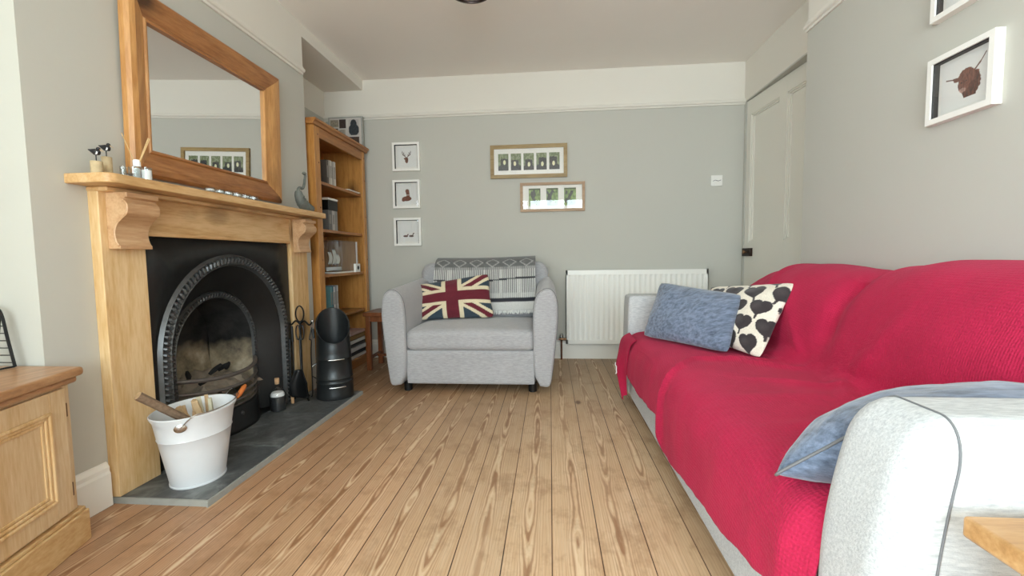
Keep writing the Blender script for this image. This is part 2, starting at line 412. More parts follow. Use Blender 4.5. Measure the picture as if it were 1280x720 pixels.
        return o
def S(name, mb, mat, parent=None, **k):
    k.setdefault('smooth', False); o = mb.build(name, mat, parent, **k)
    if parent is None: o['kind'] = 'structure'
    return o
def catmull(pts, n=8):
    pts = [Vector(p) for p in pts]; out = []
    for i in range(len(pts)-1):
        p0, p1, p2, p3 = pts[max(i-1, 0)], pts[i], pts[i+1], pts[min(i+2, len(pts)-1)]
        for k in range(n):
            t = k/n; out.append(.5*((2*p1) + (-p0+p2)*t + (2*p0-5*p1+4*p2-p3)*t*t + (-p0+3*p1-3*p2+p3)*t**3))
    out.append(pts[-1]); return out
def nz(x, y=0, z=0, s=1): return noise.noise(Vector((x, y, z))*s)
def interp(tab, x):
    if x <= tab[0][0]: return tab[0][1]
    for (a, b), (c, d) in zip(tab, tab[1:]):
        if x <= c:
            t = (x-a)/(c-a); t = t*t*(3-2*t); return b + (d-b)*t
    return tab[-1][1]

# ------------------------------------------------------------------ room
D, XB, YB, YN, XR, XN, YR, CZ = 4.016, -1.685, 3.02, 1.325, 1.655, 1.485, 2.78, 2.54
XA, SOF, RAIL = -2.05, 2.452, 2.19
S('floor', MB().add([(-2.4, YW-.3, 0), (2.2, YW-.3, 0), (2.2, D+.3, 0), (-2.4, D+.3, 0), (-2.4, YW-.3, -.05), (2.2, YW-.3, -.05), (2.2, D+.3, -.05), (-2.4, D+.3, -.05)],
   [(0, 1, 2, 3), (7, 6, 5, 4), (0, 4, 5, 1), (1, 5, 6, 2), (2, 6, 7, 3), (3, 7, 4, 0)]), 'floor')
S('ceiling', MB().box(-2.4, 2.2, YW-.3, D+.3, CZ, CZ+.08), 'ceiling')
def two_tone(name, boxes):
    """wall made of solid boxes, grey below the picture rail and white above: each box is cut at the rail"""
    mb = MB(); idx = []
    for x0, x1, y0, y1, z0, z1 in boxes:
        for a, b, m in ((z0, min(z1, RAIL+.02), 0), (max(z0, RAIL+.02), z1, 1)):
            if b > a: mb.box(x0, x1, y0, y1, a, b); idx += [m]*6
    o = S(name, mb, ['grey_wall', 'white_wall'], fix=False)
    for p, m in zip(o.data.polygons, idx): p.material_index = m
    return o
two_tone('wall_back', [(-2.4, 2.2, D, D+.2, 0, CZ)])
two_tone('wall_chimney', [(-2.4, XB, YN, 1.72, 0, CZ), (-2.4, XB, 2.65, YB, 0, CZ), (-2.4, XB, 1.72, 2.65, .96, CZ), (-2.4, -2.1, 1.72, 2.65, 0, .96)])
two_tone('wall_left', [(-2.3, XA, YW-.3, -1.85, 0, CZ), (-2.3, XA, -.60, YN, 0, CZ), (-2.3, XA, -1.85, -.60, 0, .50), (-2.3, XA, -1.85, -.60, 2.26, CZ), (-2.3, XA, YB, D, 0, CZ)])
S('trim_soffit', MB().box(-2.3, XB, YB, D, SOF, CZ), 'white_wall')
two_tone('wall_right', [(XN, 2.2, YW-.3, YR, 0, CZ)])
two_tone('wall_right_doorway', [(XR, XR+.30, YR, D, 2.20, CZ), (XR, XR+.04, 3.985, D, 0, 2.20), (XR+.14, XR+.2, YR, D, 0, 2.2)])
# window wall behind the camera
wx0, wx1, wz0, wz1 = WIN
two_tone('wall_window', [(-2.3, wx0, YW-.2, YW, 0, CZ), (wx1, 2.2, YW-.2, YW, 0, CZ), (wx0, wx1, YW-.2, YW, 0, wz0), (wx0, wx1, YW-.2, YW, wz1, CZ)])
win = S('window_1', MB().box(wx0, wx1, YW-.12, YW-.06, wz0, wz0+.06).box(wx0, wx1, YW-.12, YW-.06, wz1-.06, wz1).box(wx0, wx0+.06, YW-.12, YW-.06, wz0, wz1)
        .box(wx1-.06, wx1, YW-.12, YW-.06, wz0, wz1).box(-.5, -.43, YW-.12, YW-.06, wz0, wz1).box(.33, .40, YW-.12, YW-.06, wz0, wz1).box(wx0, wx1, YW-.12, YW-.06, 1.82, 1.87), 'gloss_white')
S('window_pane', MB().box(wx0+.03, wx1-.03, YW-.095, YW-.089, wz0+.03, wz1-.03), 'window_glass', win)
S('window_sill', MB().box(wx0-.05, wx1+.05, YW-.06, YW+.10, wz0-.03, wz0), 'gloss_white', win)

added_win = S('added_side_window', MB().box(XA-.14, XA-.08, -1.85, -.60, .50, .56).box(XA-.14, XA-.08, -1.85, -.60, 2.20, 2.26).box(XA-.14, XA-.08, -1.85, -1.79, .50, 2.26)
         .box(XA-.14, XA-.08, -.66, -.60, .50, 2.26).box(XA-.14, XA-.08, -1.85, -.60, 1.78, 1.83), 'gloss_white')  # unseen side window, added so extra light reaches the right wall
S('window_pane', MB().box(XA-.115, XA-.109, -1.82, -.63, .53, 2.23), 'window_glass', added_win)
# picture rails: moulded profile (out, up)
RP = [(0, 0), (.012, 0), (.014, .012), (.024, .016), (.028, .024), (.028, .034), (.018, .040), (.016, .050), (0, .050)]
def rail(name, axis, fixed, sgn, t0, t1, z=RAIL-.004):
    poly = [(fixed + sgn*a, z+b) for a, b in RP]
    mb = MB(); mb.prism(poly, axis, t0, t1) if axis == 'Y' else mb.loft([[(t, p[0], p[1]) for p in poly] for t in (t0, t1)])
    return S(name, mb, 'white_wall')
rail('trim_1', 'X', D, -1, XA, XR)
rail('trim_2', 'Y', XB, 1, YN, YB-.02)
rail('trim_3', 'Y', XN, -1, YW, YR)
# baseboards
BP = [(0, 0), (.018, 0), (.018, .125), (.014, .135), (.014, .150), (.006, .165), (0, .168)]
def base(name, axis, fixed, sgn, t0, t1):
    poly = [(fixed + sgn*a, b) for a, b in BP]; mb = MB()
    mb.loft([[((p[0], t, p[1]) if axis == 'Y' else (t, p[0], p[1])) for p in poly] for t in (t0, t1)])
    return S(name, mb, 'gloss_white')
base('baseboard_back', 'X', D, -1, XA, XR)
base('baseboard_chimney', 'Y', XB, 1, YN, 1.498)
base('baseboard_right', 'Y', XN, -1, YW, YR)
base('baseboard_left', 'Y', XA, 1, YW, YN)

# door, a little ajar in its recess on the right
def door():
    y0, y1, x0, x1, top = 2.90, 3.98, 1.735, 1.662, 2.196     # x at the near and at the far edge
    def X(y): return x1 + (x0-x1)*(y1-y)/(y1-y0)
    t = .04
    stiles = [(y0, y0+.11), (3.417, 3.515), (y1-.065, y1)]; rails = [(0.012, .20), (.655, 1.02), (2.075, top)]
    mb = MB()
    def bx(a, b, z0, z1, d0, d1):
        mb.add([(X(y)+d, y, z) for z in (z0, z1) for y in (a, b) for d in (d0, d1)], [(0, 2, 3, 1), (4, 5, 7, 6), (0, 1, 5, 4), (2, 6, 7, 3), (0, 4, 6, 2), (1, 3, 7, 5)])
    for a, b in stiles: bx(a, b, .012, top, 0, t)
    for a, b in rails: bx(y0, y1, a, b, .0005, t)
    o = S('door_1', mb, 'door_white')
    for (a, b) in ((y0+.11, 3.417), (3.515, y1-.065)):
        for (z0, z1) in ((.20, .655), (1.02, 2.075)):
            mb = MB(); bx(a, b, z0, z1, .022, t-.006)
            for k, (e, dd) in enumerate(((.0, .006), (.012, .014))):       # bolection moulding round the panel
                bx(a+e, a+e+.012, z0+e, z1-e, dd, .026); bx(b-e-.012, b-e, z0+e, z1-e, dd, .026)
                bx(a+e, b-e, z0+e, z0+e+.012, dd, .026); bx(a+e, b-e, z1-e-.012, z1-e, dd, .026)
            S('door_panel', mb, 'door_white', o)
    lk = MB(); bxo = mb; mb = lk
    mb.add([(X(y)+d, y, z) for z in (.905, .972) for y in (3.845, 3.975) for d in (-.022, .002)], [(0, 2, 3, 1), (4, 5, 7, 6), (0, 1, 5, 4), (2, 6, 7, 3), (0, 4, 6, 2), (1, 3, 7, 5)])
    l = lk.build('rim_lock', 'dark_knob', o, bevel=.003)
    MB().lathe([(.006, 0), (.006, .01), (.014, .014), (.017, .022), (.012, .030), (.001, .033)], (X(3.90)-.022, 3.90, .94), 16, (-1, 0, 0)).build('knob', 'brass', l)
door()

# ------------------------------------------------------------------ hearth and fireplace
hearth = root('slate_hearth', (-1.48, 2.2, 0), 'grey slate tiled hearth with pale worn edge in front of the fireplace', 'hearth')
MB().box(XB+.005, -1.285, 1.505, 2.885, .0, .0245).build('screed', 'grout', hearth, smooth=False)
yy = [1.508, 1.985, 2.44, 2.882]
for i in range(3):
    for a, b in (((-1.68, -1.292),) if i != 1 else ((-1.68, -1.292),)):
        MB().box(a, b, yy[i]+.003, yy[i+1]-.003, .0245, .0265).build('slate_tile', 'slate', hearth, smooth=False)
MB().box(-1.290, -1.284, 1.50, 2.89, .0, .020).build('edging_strip', 'grout', hearth, smooth=False)

YC = 2.19
sur = root('fireplace_surround', (-1.66, YC, .026), 'pale pine fireplace surround with scrolled brackets and a wide mantel shelf', 'fireplace surround')
XF = -1.643
for y0, y1 in ((1.505, 1.685), (2.71, 2.895)):
    MB().box(XB, XF, y0, y1, .026, 1.20).build('pilaster', 'pine_pale_v', sur, smooth=False, bevel=.003)
MB().box(XB, XF-.006, 1.685, 2.71, 1.045, 1.20).build('header_board', 'pine_pale_h', sur, smooth=False, bevel=.002)
MB().box(XB, XF-.002, 1.685, 2.71, 1.028, 1.048).build('header_moulding', 'pine_pale_h', sur, smooth=False, bevel=.004)
def shelf():
    x0, x1, ya, yb, r = XB, -1.512, 1.43, 2.925, .035
    poly = [(x0, ya), (x0, yb), (x1-.005, yb), (x1, yb-.005)]
    poly += [(x1-r+r*math.cos(t), ya+r-r*math.sin(t)) for t in [k*PI/16 for k in range(9)]]
    MB().prism(poly, 'Z', 1.200, 1.234).build('mantel_shelf', 'pine_pale_h', sur, bevel=.005)
    MB().box(XB, -1.60, 1.50, 2.90, 1.182, 1.200).build('shelf_moulding', 'pine_pale_h', sur, smooth=False, bevel=.006)
shelf()
def corbel(y0, y1):
    # side outline (x outwards, z): ogee scroll
    o = [(0, 1.182), (.088, 1.182), (.088, 1.163), (.076, 1.160), (.078, 1.150), (.088, 1.140), (.092, 1.122), (.086, 1.102), (.066, 1.085), (.046, 1.066), (.036, 1.044), (.034, 1.020), (.040, .996), (.048, .984), (.048, .972), (0, .972)]
    c = catmull([(a, 0, b) for a, b in o[2:-2]], 4); poly = [(XF+a, b) for a, b in o[:2]] + [(XF+p.x, p.z) for p in c] + [(XF+a, b) for a, b in o[-2:]]
    b = MB().prism(poly, 'Y', y0, y1).build('bracket', 'pine_carved', sur, bevel=.003, angle=28)
    MB().tube([(XF+p.x-.003, y0-.001, p.z) for p in c[6:]], .0045, 6).build('carved_edge', 'pine_carved', b)
corbel(1.532, 1.668); corbel(2.735, 2.865)

fire = root('cast_iron_fireplace', (-1.70, YC, .026), 'black cast iron arched fireplace with rope moulding and curved grate bars', 'fireplace')
def arch(yc, zc, R, z0, x, n=28, m=8, flare=0.0):
    pts = [(x, yc-R-flare*(1-k/m), z0+(zc-z0)*k/m) for k in range(m)]
    pts += [(x, yc-R*math.cos(PI*k/n), zc+R*math.sin(PI*k/n)) for k in range(n+1)]
    pts += [(x, yc+R+flare*(k/m), zc-(zc-z0)*k/m) for k in range(1, m+1)]
    return [Vector(p) for p in pts]
YF = 2.185; Z0 = .028
def plate():
    mb = MB(); a = arch(YF, .490, .440, Z0, -1.668); n = len(a)
    out = []
    for p in a:   # project the arch out to the rectangular border
        d = Vector((0, p.y-YF, max(p.z-.49, 0) if p.z > .49 else 0)); 
        if p.z <= .4901: out.append(Vector((-1.668, 1.690 if p.y < YF else 2.705, p.z)))
        else:
            k = min((.5075)/abs(d.y) if abs(d.y) > 1e-6 else 99, (1.028-.49)/d.z if d.z > 1e-6 else 99)
            out.append(Vector((-1.668, YF + d.y*k + (.012 if 0 else 0), .49 + d.z*k)))
    mb.loft([a, out], cap=False, closed=False)
    # square the two upper corners
    for sy in (-1, 1):
        yc = 1.690 if sy < 0 else 2.705
        c = [p for p in out if (p.y-YF)*sy > 0 and p.z > .49]
        side = max([p for p in c if abs(abs(p.y-YF)-.5075) < .004], key=lambda p: p.z); top = max([p for p in c if abs(p.z-1.028) < .004], key=lambda p: abs(p.y-YF))
        mb.add([side, Vector((-1.668, YF+sy*.5075, 1.028)), top], [(0, 1, 2)])
    mb.build('face_plate', 'iron', fire, solid=.016, offset=0)
plate()
def ring(name, yc, zc, R, x, z0, w, out, mat, bead, nb):
    mb = MB()
    a0 = arch(yc, zc, R+w, z0, x); a1 = arch(yc, zc, R+w*.8, z0, x+out*.8); a2 = arch(yc, zc, R+w*.62, z0, x+out*.5); a3 = arch(yc, zc, R+w*.30, z0, x+out*.5)
    a4 = arch(yc, zc, R+w*.14, z0, x+out); a5 = arch(yc, zc, R, z0, x)
    mb.loft([a0, a1, a2, a3, a4, a5], cap=False, closed=False)
    o = mb.build(name, mat, fire, angle=60)
    bd = MB(); path = arch(yc, zc, R+w*.46, z0+.01, x+out*.55, n=80, m=20)
    L = [0]
    for p, q in zip(path, path[1:]): L.append(L[-1]+(q-p).length)
    for k in range(nb):
        t = (k+.5)/nb*L[-1]; i = next(j for j in range(len(L)-1) if L[j+1] >= t)
        p = path[i].lerp(path[i+1], (t-L[i])/(L[i+1]-L[i])); tg = (path[i+1]-path[i]).normalized()
        side = Vector((1, 0, 0)).cross(tg)
        a = (tg*.75+side*.65).normalized(); r = bead
        # a slanted rope bead
        bd.tube([p-side*r*1.2-tg*r*.5, p-side*r*.6-tg*r*.25+Vector((r*.6, 0, 0)), p+side*r*.6+tg*r*.25+Vector((r*.6, 0, 0)), p+side*r*1.2+tg*r*.5], [r*.3, r*.62, r*.62, r*.3], 6)
    bd.build('rope_beading', 'iron_hi', o)
    return o
ring('outer_arch', YF, .490, .405, -1.662, Z0, .062, .022, 'iron_hi', .0135, 92)
mb = MB(); mb.loft([arch(YF, .490, .407, Z0, -1.664), arch(YF+.002, .480, .375, Z0, -1.690), arch(YF+.006, .460, .306, Z0, -1.765)], cap=False, closed=False); mb.build('splayed_cheeks', 'iron', fire, angle=60)
ring('inner_arch', YF+.006, .455, .272, -1.765, Z0+.10, .036, .014, 'iron_hi', .0075, 78)
mb = MB(); mb.loft([arch(YF+.006, .455, .274, Z0, -1.765), arch(YF+.004, .455, .265, Z0, -1.80), arch(YF, .46, .235, Z0, -2.0)], cap=False, closed=False)
mb.build('firebox', 'fireback', fire)
MB().box(-2.09, -1.67, 1.725, 2.645, .0, .024).build('firebox_floor', 'iron', fire, smooth=False)
def fb(u, v):
    y = YF-.25+.5*u; z = .05+.68*v; x = -2.03 + .06*max(0, 1-v*1.6) + (.12*max(0, v-.55)) + .006*nz(y*9, z*9)
    return (x, y, z)
MB().grid(fb, 24, 28).build('fireback', 'fireback', fire, solid=.01)
def ashbed(u, v):
    y = YF-.245+.50*u; x = -1.99+.30*v
    z = .305 + .035*nz(x*14, y*14, 1) + .02*nz(x*40, y*40, 2) - .03*abs(2*u-1)**3 - .05*v
    return (x, y, z)
MB().grid(ashbed, 40, 26).build('ash_bed', 'ash', fire, kind='stuff')
for (y, x, z, a, l) in ((2.20, -1.79, .345, 1.2, .075), (2.27, -1.80, .340, .5, .06), (2.34, -1.83, .33, 1.9, .05), (2.08, -1.76, .31, .3, .05), (2.12, -1.88, .33, 2.5, .06)):
    d = Vector((math.cos(a)*.5, math.sin(a)*.6, .35)).normalized()*l/2; c = Vector((x, y, z))
    MB().tube([c-d, c-d*.4+Vector((0, .003, .002)), c+d*.4, c+d], [.009, .013, .012, .007], 7).build('charred_log', 'charcoal', fire, smooth=False)
def bar(z, xo, xi, hw, r, zd=0.0):
    pts = []
    for k in range(21):
        t = -1+2*k/20; pts.append((xi+(xo-xi)*(1-abs(t)**2.4), YF+.006+hw*t, z+zd*(1-t*t)))
    return MB().tube(pts, r, 8)
for z, r in ((.352, .011), (.288, .009), (.243, .007), (.208, .006), (.182, .005)):
    bar(z, -1.655, -1.755, .276, r, -.022).build('grate_bar', 'grate', fire)
def pan(u, v):
    t = -1+2*u; z = .028 + .125*v; o = .10 + .035*(1-v)
    return (-1.755+o*(1-abs(t)**2.2), YF+.006+.285*t, z)
MB().grid(pan, 30, 8).build('ash_cover', 'iron', fire, solid=.006)
MB().lathe([(.002, 0), (.014, .004), (.012, .014), (.004, .020)], (-1.655, YF+.006, .11), 14, (1, 0, 0)).build('cover_knob', 'iron_hi', fire)
# ------------------------------------------------------------------ mirror
mir = root('wall_mirror', (-1.66, 2.15, 1.28), 'large rectangular mirror in a wide waxed pine frame above the mantel', 'mirror')
def mirror():
    o = (1.66, 2.655, 1.275, 2.025); i = (1.760, 2.515, 1.388, 1.905)  # y0 y1 z0 z1
    prof = [(0, .000), (0, .022), (.10, .036), (.32, .040), (.62, .030), (.86, .020), (.92, .026), (1, .024), (1, .004)]
    def pt(t, x, sy, sz):
        y = (o[1] if sy else o[0])*(1-t)+(i[1] if sy else i[0])*t; z = (o[3] if sz else o[2])*(1-t)+(i[3] if sz else i[2])*t
        lean = .018*(z-1.275)/.75
        return Vector((XB+.004+x+lean, y, z))
    cs = [(0, 0), (1, 0), (1, 1), (0, 1)]
    for k in range(4):
        a, b = cs[k], cs[(k+1) % 4]
        MB().loft([[pt(t, x, *a) for t, x in prof], [pt(t, x, *b) for t, x in prof]], cap=True).build('frame_rail' if k % 2 == 0 else 'frame_stile', 'pine_mirror_h' if k % 2 == 0 else 'pine_mirror_v', mir, angle=25)
    g = [pt(1, .010, *c) for c in cs]; g2 = [pt(1, .005, *c) for c in cs]
    MB().loft([g2, g]).build('mirror_glass', 'mirror', mir, smooth=False)
mirror()

# ------------------------------------------------------------------ armchair
chair = root('armchair', (-.55, 3.4, 0), 'wide light grey fabric armchair with rounded arms against the back wall', 'armchair')
def chair_arm(s):
    # s=-1 left arm, +1 right; built around the chair's centre line x=-.548
    xc = -.548
    prof = [(.475, .058), (.540, .058), (.560, .15), (.578, .30), (.594, .45), (.600, .56), (.594, .635), (.576, .685), (.545, .712), (.512, .712), (.478, .692), (.452, .655), (.438, .60), (.432, .50), (.432, .35), (.436, .15)]
    c = catmull([(a, 0, b) for a, b in prof] + [(prof[0][0], 0, prof[0][1])], 4)[:-1]
    ctr = Vector((.51, 0, .38)); secs = []
    for y, k, dz, dx in ((2.900, .72, 0, 0), (2.903, .86, 0, 0), (2.912, .945, 0, 0), (2.930, .985, 0, 0), (2.955, 1, 0, 0), (3.2, 1, .012, .0), (3.5, 1, .03, -.004), (3.7, 1, .045, -.012), (3.80, .97, .05, -.02), (3.84, .9, .05, -.03)):
        sec = []
        for p in c:
            # shrink by an inset rather than scale so that the bottom stays thick
            q = ctr + Vector(((p.x-ctr.x)*k, 0, (p.z-ctr.z)*(1-(1-k)*.28)))
            sec.append((xc + s*(q.x+dx), y, q.z + dz*max(0, (q.z-.3)/.4)))
        secs.append(sec)
    a = MB().loft(secs).build('armrest', 'chair_fabric', chair, angle=80)
    edge = [v for v in secs[3]]
    MB().tube([Vector(v)+Vector((0, -.002, 0)) for v in edge[6:-6]], .0022, 5).build('piping', 'seam', a)
chair_arm(-1); chair_arm(1)
MB().rbox(-.99, -.105, 2.935, 3.75, .058, .300, .018, 12).build('front_panel', 'chair_fabric', chair, angle=60)
def puff(v, q):
    z = v.z + (.016*(1-q[0]**2)*(1-q[1]**2) if q[2] > 0 else 0) + .003*nz(v.x*5, v.y*5)
    return (v.x + .004*nz(v.y*6, v.z*6), v.y, z)
MB().rbox(-.985, -.110, 2.912, 3.62, .292, .438, .045, 22, puff).build('seat_cushion', 'chair_fabric', chair, angle=80)
def backshape():
    secs = []
    for y, k in ((3.600, .93), (3.612, .975), (3.64, 1), (3.78, 1), (3.82, .985), (3.84, .94)):
        w0, w1, top, r = .455, .535, .885, .10
        pts = [(-w0, .20)] + [(-w0-(w1-w0)*t, .20+(top-r-.20)*t) for t in (.25, .5, .75, 1)]
        pts += [(-w1+r-r*math.cos(a), top-r+r*math.sin(a)) for a in [PI/2*j/8 for j in range(1, 9)]]
        pts += [(x, top+.010*math.sin(PI*(x+.43)/.86)) for x in (-.3, -.15, 0, .15, .3)]
        pts += [(w1-r+r*math.sin(a), top-r+r*math.cos(a)) for a in [PI/2*j/8 for j in range(0, 9)]]
        pts += [(w0+(w1-w0)*t, .20+(top-r-.20)*t) for t in (.75, .5, .25, 0)]
        secs.append([(-.548+px*k, y + .05*(pz-.2)/.7, .55+(pz-.55)*k) for px, pz in pts])
    MB().loft(secs).build('backrest', 'chair_fabric', chair, angle=80)
backshape()
MB().rbox(-.975, -.12, 3.54, 3.68, .43, .77, .06, 14, lambda v, q: (v.x, v.y+.12*(v.z-.43), v.z)).build('back_cushion', 'chair_fabric', chair, angle=80)
for x, y in ((-1.0, 3.0), (-.125, 3.0), (-1.0, 3.74), (-.125, 3.74)):
    MB().lathe([(.024, 0), (.028, .004), (.030, .062)], (x, y, .0), 16).build('foot', 'black_metal', chair)

# patterned throw hung over the chair back
def throw():
    x0, x1 = -.955, -.125
    prof = catmull([(3.875, 0, .62), (3.880, 0, .80), (3.868, 0, .905), (3.80, 0, .922), (3.705, 0, .917), (3.628, 0, .885), (3.572, 0, .81), (3.532, 0, .72), (3.512, 0, .63), (3.505, 0, .55), (3.503, 0, .505)], 10)
    L = [0]
    for p, q in zip(prof, prof[1:]): L.append(L[-1]+(q-p).length)
    T = L[-1]; topi = max(range(len(prof)), key=lambda i: prof[i].z); Ltop = L[topi+8]
    W = x1-x0
    def P(u, v):
        s = v*T; i = min(len(L)-2, max(0, next((j for j in range(len(L)-1) if L[j+1] >= s), len(L)-2)))
        p = prof[i].lerp(prof[i+1], (s-L[i])/(L[i+1]-L[i]))
        wv = .004*nz(u*9, v*3) ; lean = .03*(v-.3)
        sag = -.012*(math.sin(u*PI)) if v > .15 else 0
        return (x0 + W*u + lean*(1 if u < .5 else .6), p.x - .006 + wv, p.z + sag*.6 + .008*(u-.5) + .006*nz(u*6, 3)*max(0, v-.5))
    gd, gl, wh, bk = lin('6a6c6c'), lin('a9aaa8'), lin('d8d8d4'), lin('2f3038')
    def colr(u, v):
        s = v*T - Ltop; x = u*W
        if s < .128:
            n = .5+.5*nz(x*25, s*60); c = tuple(g*(.75+.6*n) for g in gd)
            k = (x/.138) % 1 - .5; dz = abs(s-.078)/.044; e = abs(abs(k)*2.6+dz-1)
            if e < .14 or (abs(s-.078) < .003 and abs(k) < .25): c = gl
            return c
        st = (x/.0155) % 1
        if s < .385:
            c = wh if st < .55 else gd
            if s < .150: c = gl if st < .7 else gd
            if abs(s-.240-.012*math.sin(u*5)) < .006: c = bk
            if s > .35 and st > .5: c = gl
        elif s < .415: c = bk
        else: c = wh
        return c
    mb = MB().grid(P, 220, 120, colr); o = mb.build('patterned_throw', 'vc_cloth', None, solid=.006, fix=False, angle=80)
    fr = MB(); 
    for k in range(90):
        u = (k+.5)/90; p = Vector(P(u, 1.0)); l = .022+.010*random.random()
        fr.tube([p+Vector((0, -.001, .006)), p+Vector((random.uniform(-.003, .003), -.005, -l*.5)), p+Vector((random.uniform(-.006, .006), -.004, -l))], [.0045, .005, .003], 5)
    wm = plain('white_wool_fringe', 'dcdcd8', .95)
    ORG[o.name] = Vector(); f = fr.build('fringe', wm, o, kind='stuff')
    tag(o, 'grey woven throw with diamonds and white fringe over the armchair back', 'throw')
throw()

def pillow(name, bl, br, tr, tl, thick, mat, colr=None, nu=60, nv=40, pinch=.035, seed=0, parent=None, pw=2.6, piping=None, wr=.006):
    bl, br, tr, tl = map(Vector, (bl, br, tr, tl)); n = (br-bl).cross(tl-bl).normalized()
    c0 = (bl+br+tr+tl)/4
    mb = MB()
    def P(u, v, sg):
        a, b = 2*u-1, 2*v-1
        # pull edge middles in
        uu = .5 + a*.5*(1-pinch*(1-b*b)-.05*abs(b)**9); vv = .5 + b*.5*(1-pinch*(1-a*a)-.05*abs(a)**9)
        p = bl*(1-uu)*(1-vv) + br*uu*(1-vv) + tr*uu*vv + tl*(1-uu)*vv
        f = max(0, (1-abs(a)**pw))**.62*max(0, (1-abs(b)**pw))**.62
        w_ = wr*(nz(a*2.5+seed, b*2.5, seed)+.5*nz(a*6, b*6, seed+3))*min(1, 3*f)
        return p + n*sg*(thick/2*f + w_)
    mb.grid(lambda u, v: P(u, v, 1), nu, nv, colr)
    mb.grid(lambda u, v: P(1-u, v, -1), nu, nv, (lambda u, v: colr(1-u, v)) if colr else None)
    o = mb.build(name, mat, parent, fix=False, angle=100)
    bm = bmesh.new(); bm.from_mesh(o.data); bmesh.ops.remove_doubles(bm, verts=bm.verts, dist=.0004); bm.to_mesh(o.data); bm.free()
    o.data.polygons.foreach_set('use_smooth', [True]*len(o.data.polygons))
    edge = [P(t/20, 0, 1) for t in range(20)] + [P(1, t/20, 1) for t in range(20)] + [P(1-t/20, 1, 1) for t in range(20)] + [P(0, 1-t/20, 1) for t in range(20)]
    if piping:
        MB().tube(edge, .003, 6, closed=True).build('piping', piping, o)
    return o

def jack(u, v):
    red, cream, blue = lin('6a1d2c'), lin('e6d9b8'), lin('33434f')
    x, y = (u-.5)*2*1.55, (v-.5)*2       # width 3.1, height 2
    if abs(x) < .24 or abs(y) < .24: return red
    if abs(x) < .42 or abs(y) < .40: return cream
    # diagonals through the corners
    L = math.hypot(1.55, 1); d1 = (x*1 - y*1.55)/L; d2 = (x*1 + y*1.55)/L
    for d, s in ((d1, 1), (d2, -1)):
        off = d*(1 if x > 0 else -1)*s
        if -.05-.04 < off - .0 and abs(off) < .27:
            pass
    for d in (d1, d2):
        if abs(d) < .10: return red
    for d in (d1, d2):
        if abs(d) < .235: return cream
    return blue
o = pillow('flag_cushion', (-1.045, 3.30, .448), (-.425, 3.36, .460), (-.480, 3.47, .800), (-1.075, 3.44, .712), .12, 'vc_cloth', jack, 130, 90, .05, 2)
tag(o, 'union flag cushion in dark red, cream and navy on the armchair seat', 'cushion')

# ------------------------------------------------------------------ sofa
sofa = root('sofa', (.95, 1.84, 0), 'long light grey fabric sofa along the right wall under a crimson throw', 'sofa')
MB().rbox(.494, 1.42, .84, 2.84, .032, .300, .02, 14).build('base_frame', 'sofa', sofa, angle=60)
MB().rbox(.540, 1.20, .86, 1.83, .298, .415, .05, 12).build('seat_cushion', 'sofa', sofa, angle=80)
MB().rbox(.540, 1.20, 1.835, 2.81, .298, .415, .05, 12).build('seat_cushion', 'sofa', sofa, angle=80)
MB().rbox(1.26, 1.462, .84, 2.76, .10, .70, .06, 14).build('back_frame', 'sofa', sofa, angle=80)
for a, b in ((.86, 1.83), (1.835, 2.80)):
    MB().rbox(1.20, 1.36, a, b-.05, .42, .76, .07, 14).build('back_cushion', 'sofa', sofa, angle=80)
def sofa_arm(y0, y1, seam, top, r, lean):
    ry, rz = r
    def f(v, q=None):
        t = max(0, (v.z-.06)/(top-.06)); front = max(0, 1-(v.x-.50)/.25)
        x = v.x + front*(lean*t**3) - front*(.018 if y0 < 1 else .008)*math.sin(PI*min(1, t))
        yc = (y0+y1)/2; wdt = 1 + .08*math.sin(PI*min(1, t*1.1)) - .12*(1-t)
        return (x, yc+(v.y-yc)*wdt, v.z)
    a = MB().rbox(.502 if y0 < 1 else .492, 1.44, y0, y1, .060 if y0 < 1 else .032, top, (ry, ry, rz), 28, f).build('armrest', 'sofa', sofa, angle=80)
    if seam:
        yc = (y0+y1)/2; e = .0008
        def loop(sg):
            p = [Vector((.566, (y0-e if sg < 0 else y1+e), .08+(top-rz-.08)*k/24)) for k in range(25)]
            yo = (y0+ry) if sg < 0 else (y1-ry)
            p += [Vector((.566, yo + sg*(ry+e)*math.cos(a_), top-rz+(rz+e)*math.sin(a_))) for a_ in [PI/2*k/10 for k in range(1, 11)]]
            return [Vector(f(v)) for v in p]
        MB().tube(loop(-1) + loop(1)[::-1], .0018, 6).build('seam', 'seam', a)
sofa_arm(.675, .865, True, .668, (.055, .075), .05); sofa_arm(2.815, 3.005, False, .672, (.022, .03), .0)
for x, y in ((.60, .78), (.60, 2.90), (1.36, .78), (1.36, 2.90)):
    MB().lathe([(.026, 0), (.030, .004), (.030, .034 if y > 1 else .064)], (x, y, 0), 16).build('foot', 'black_metal', sofa)

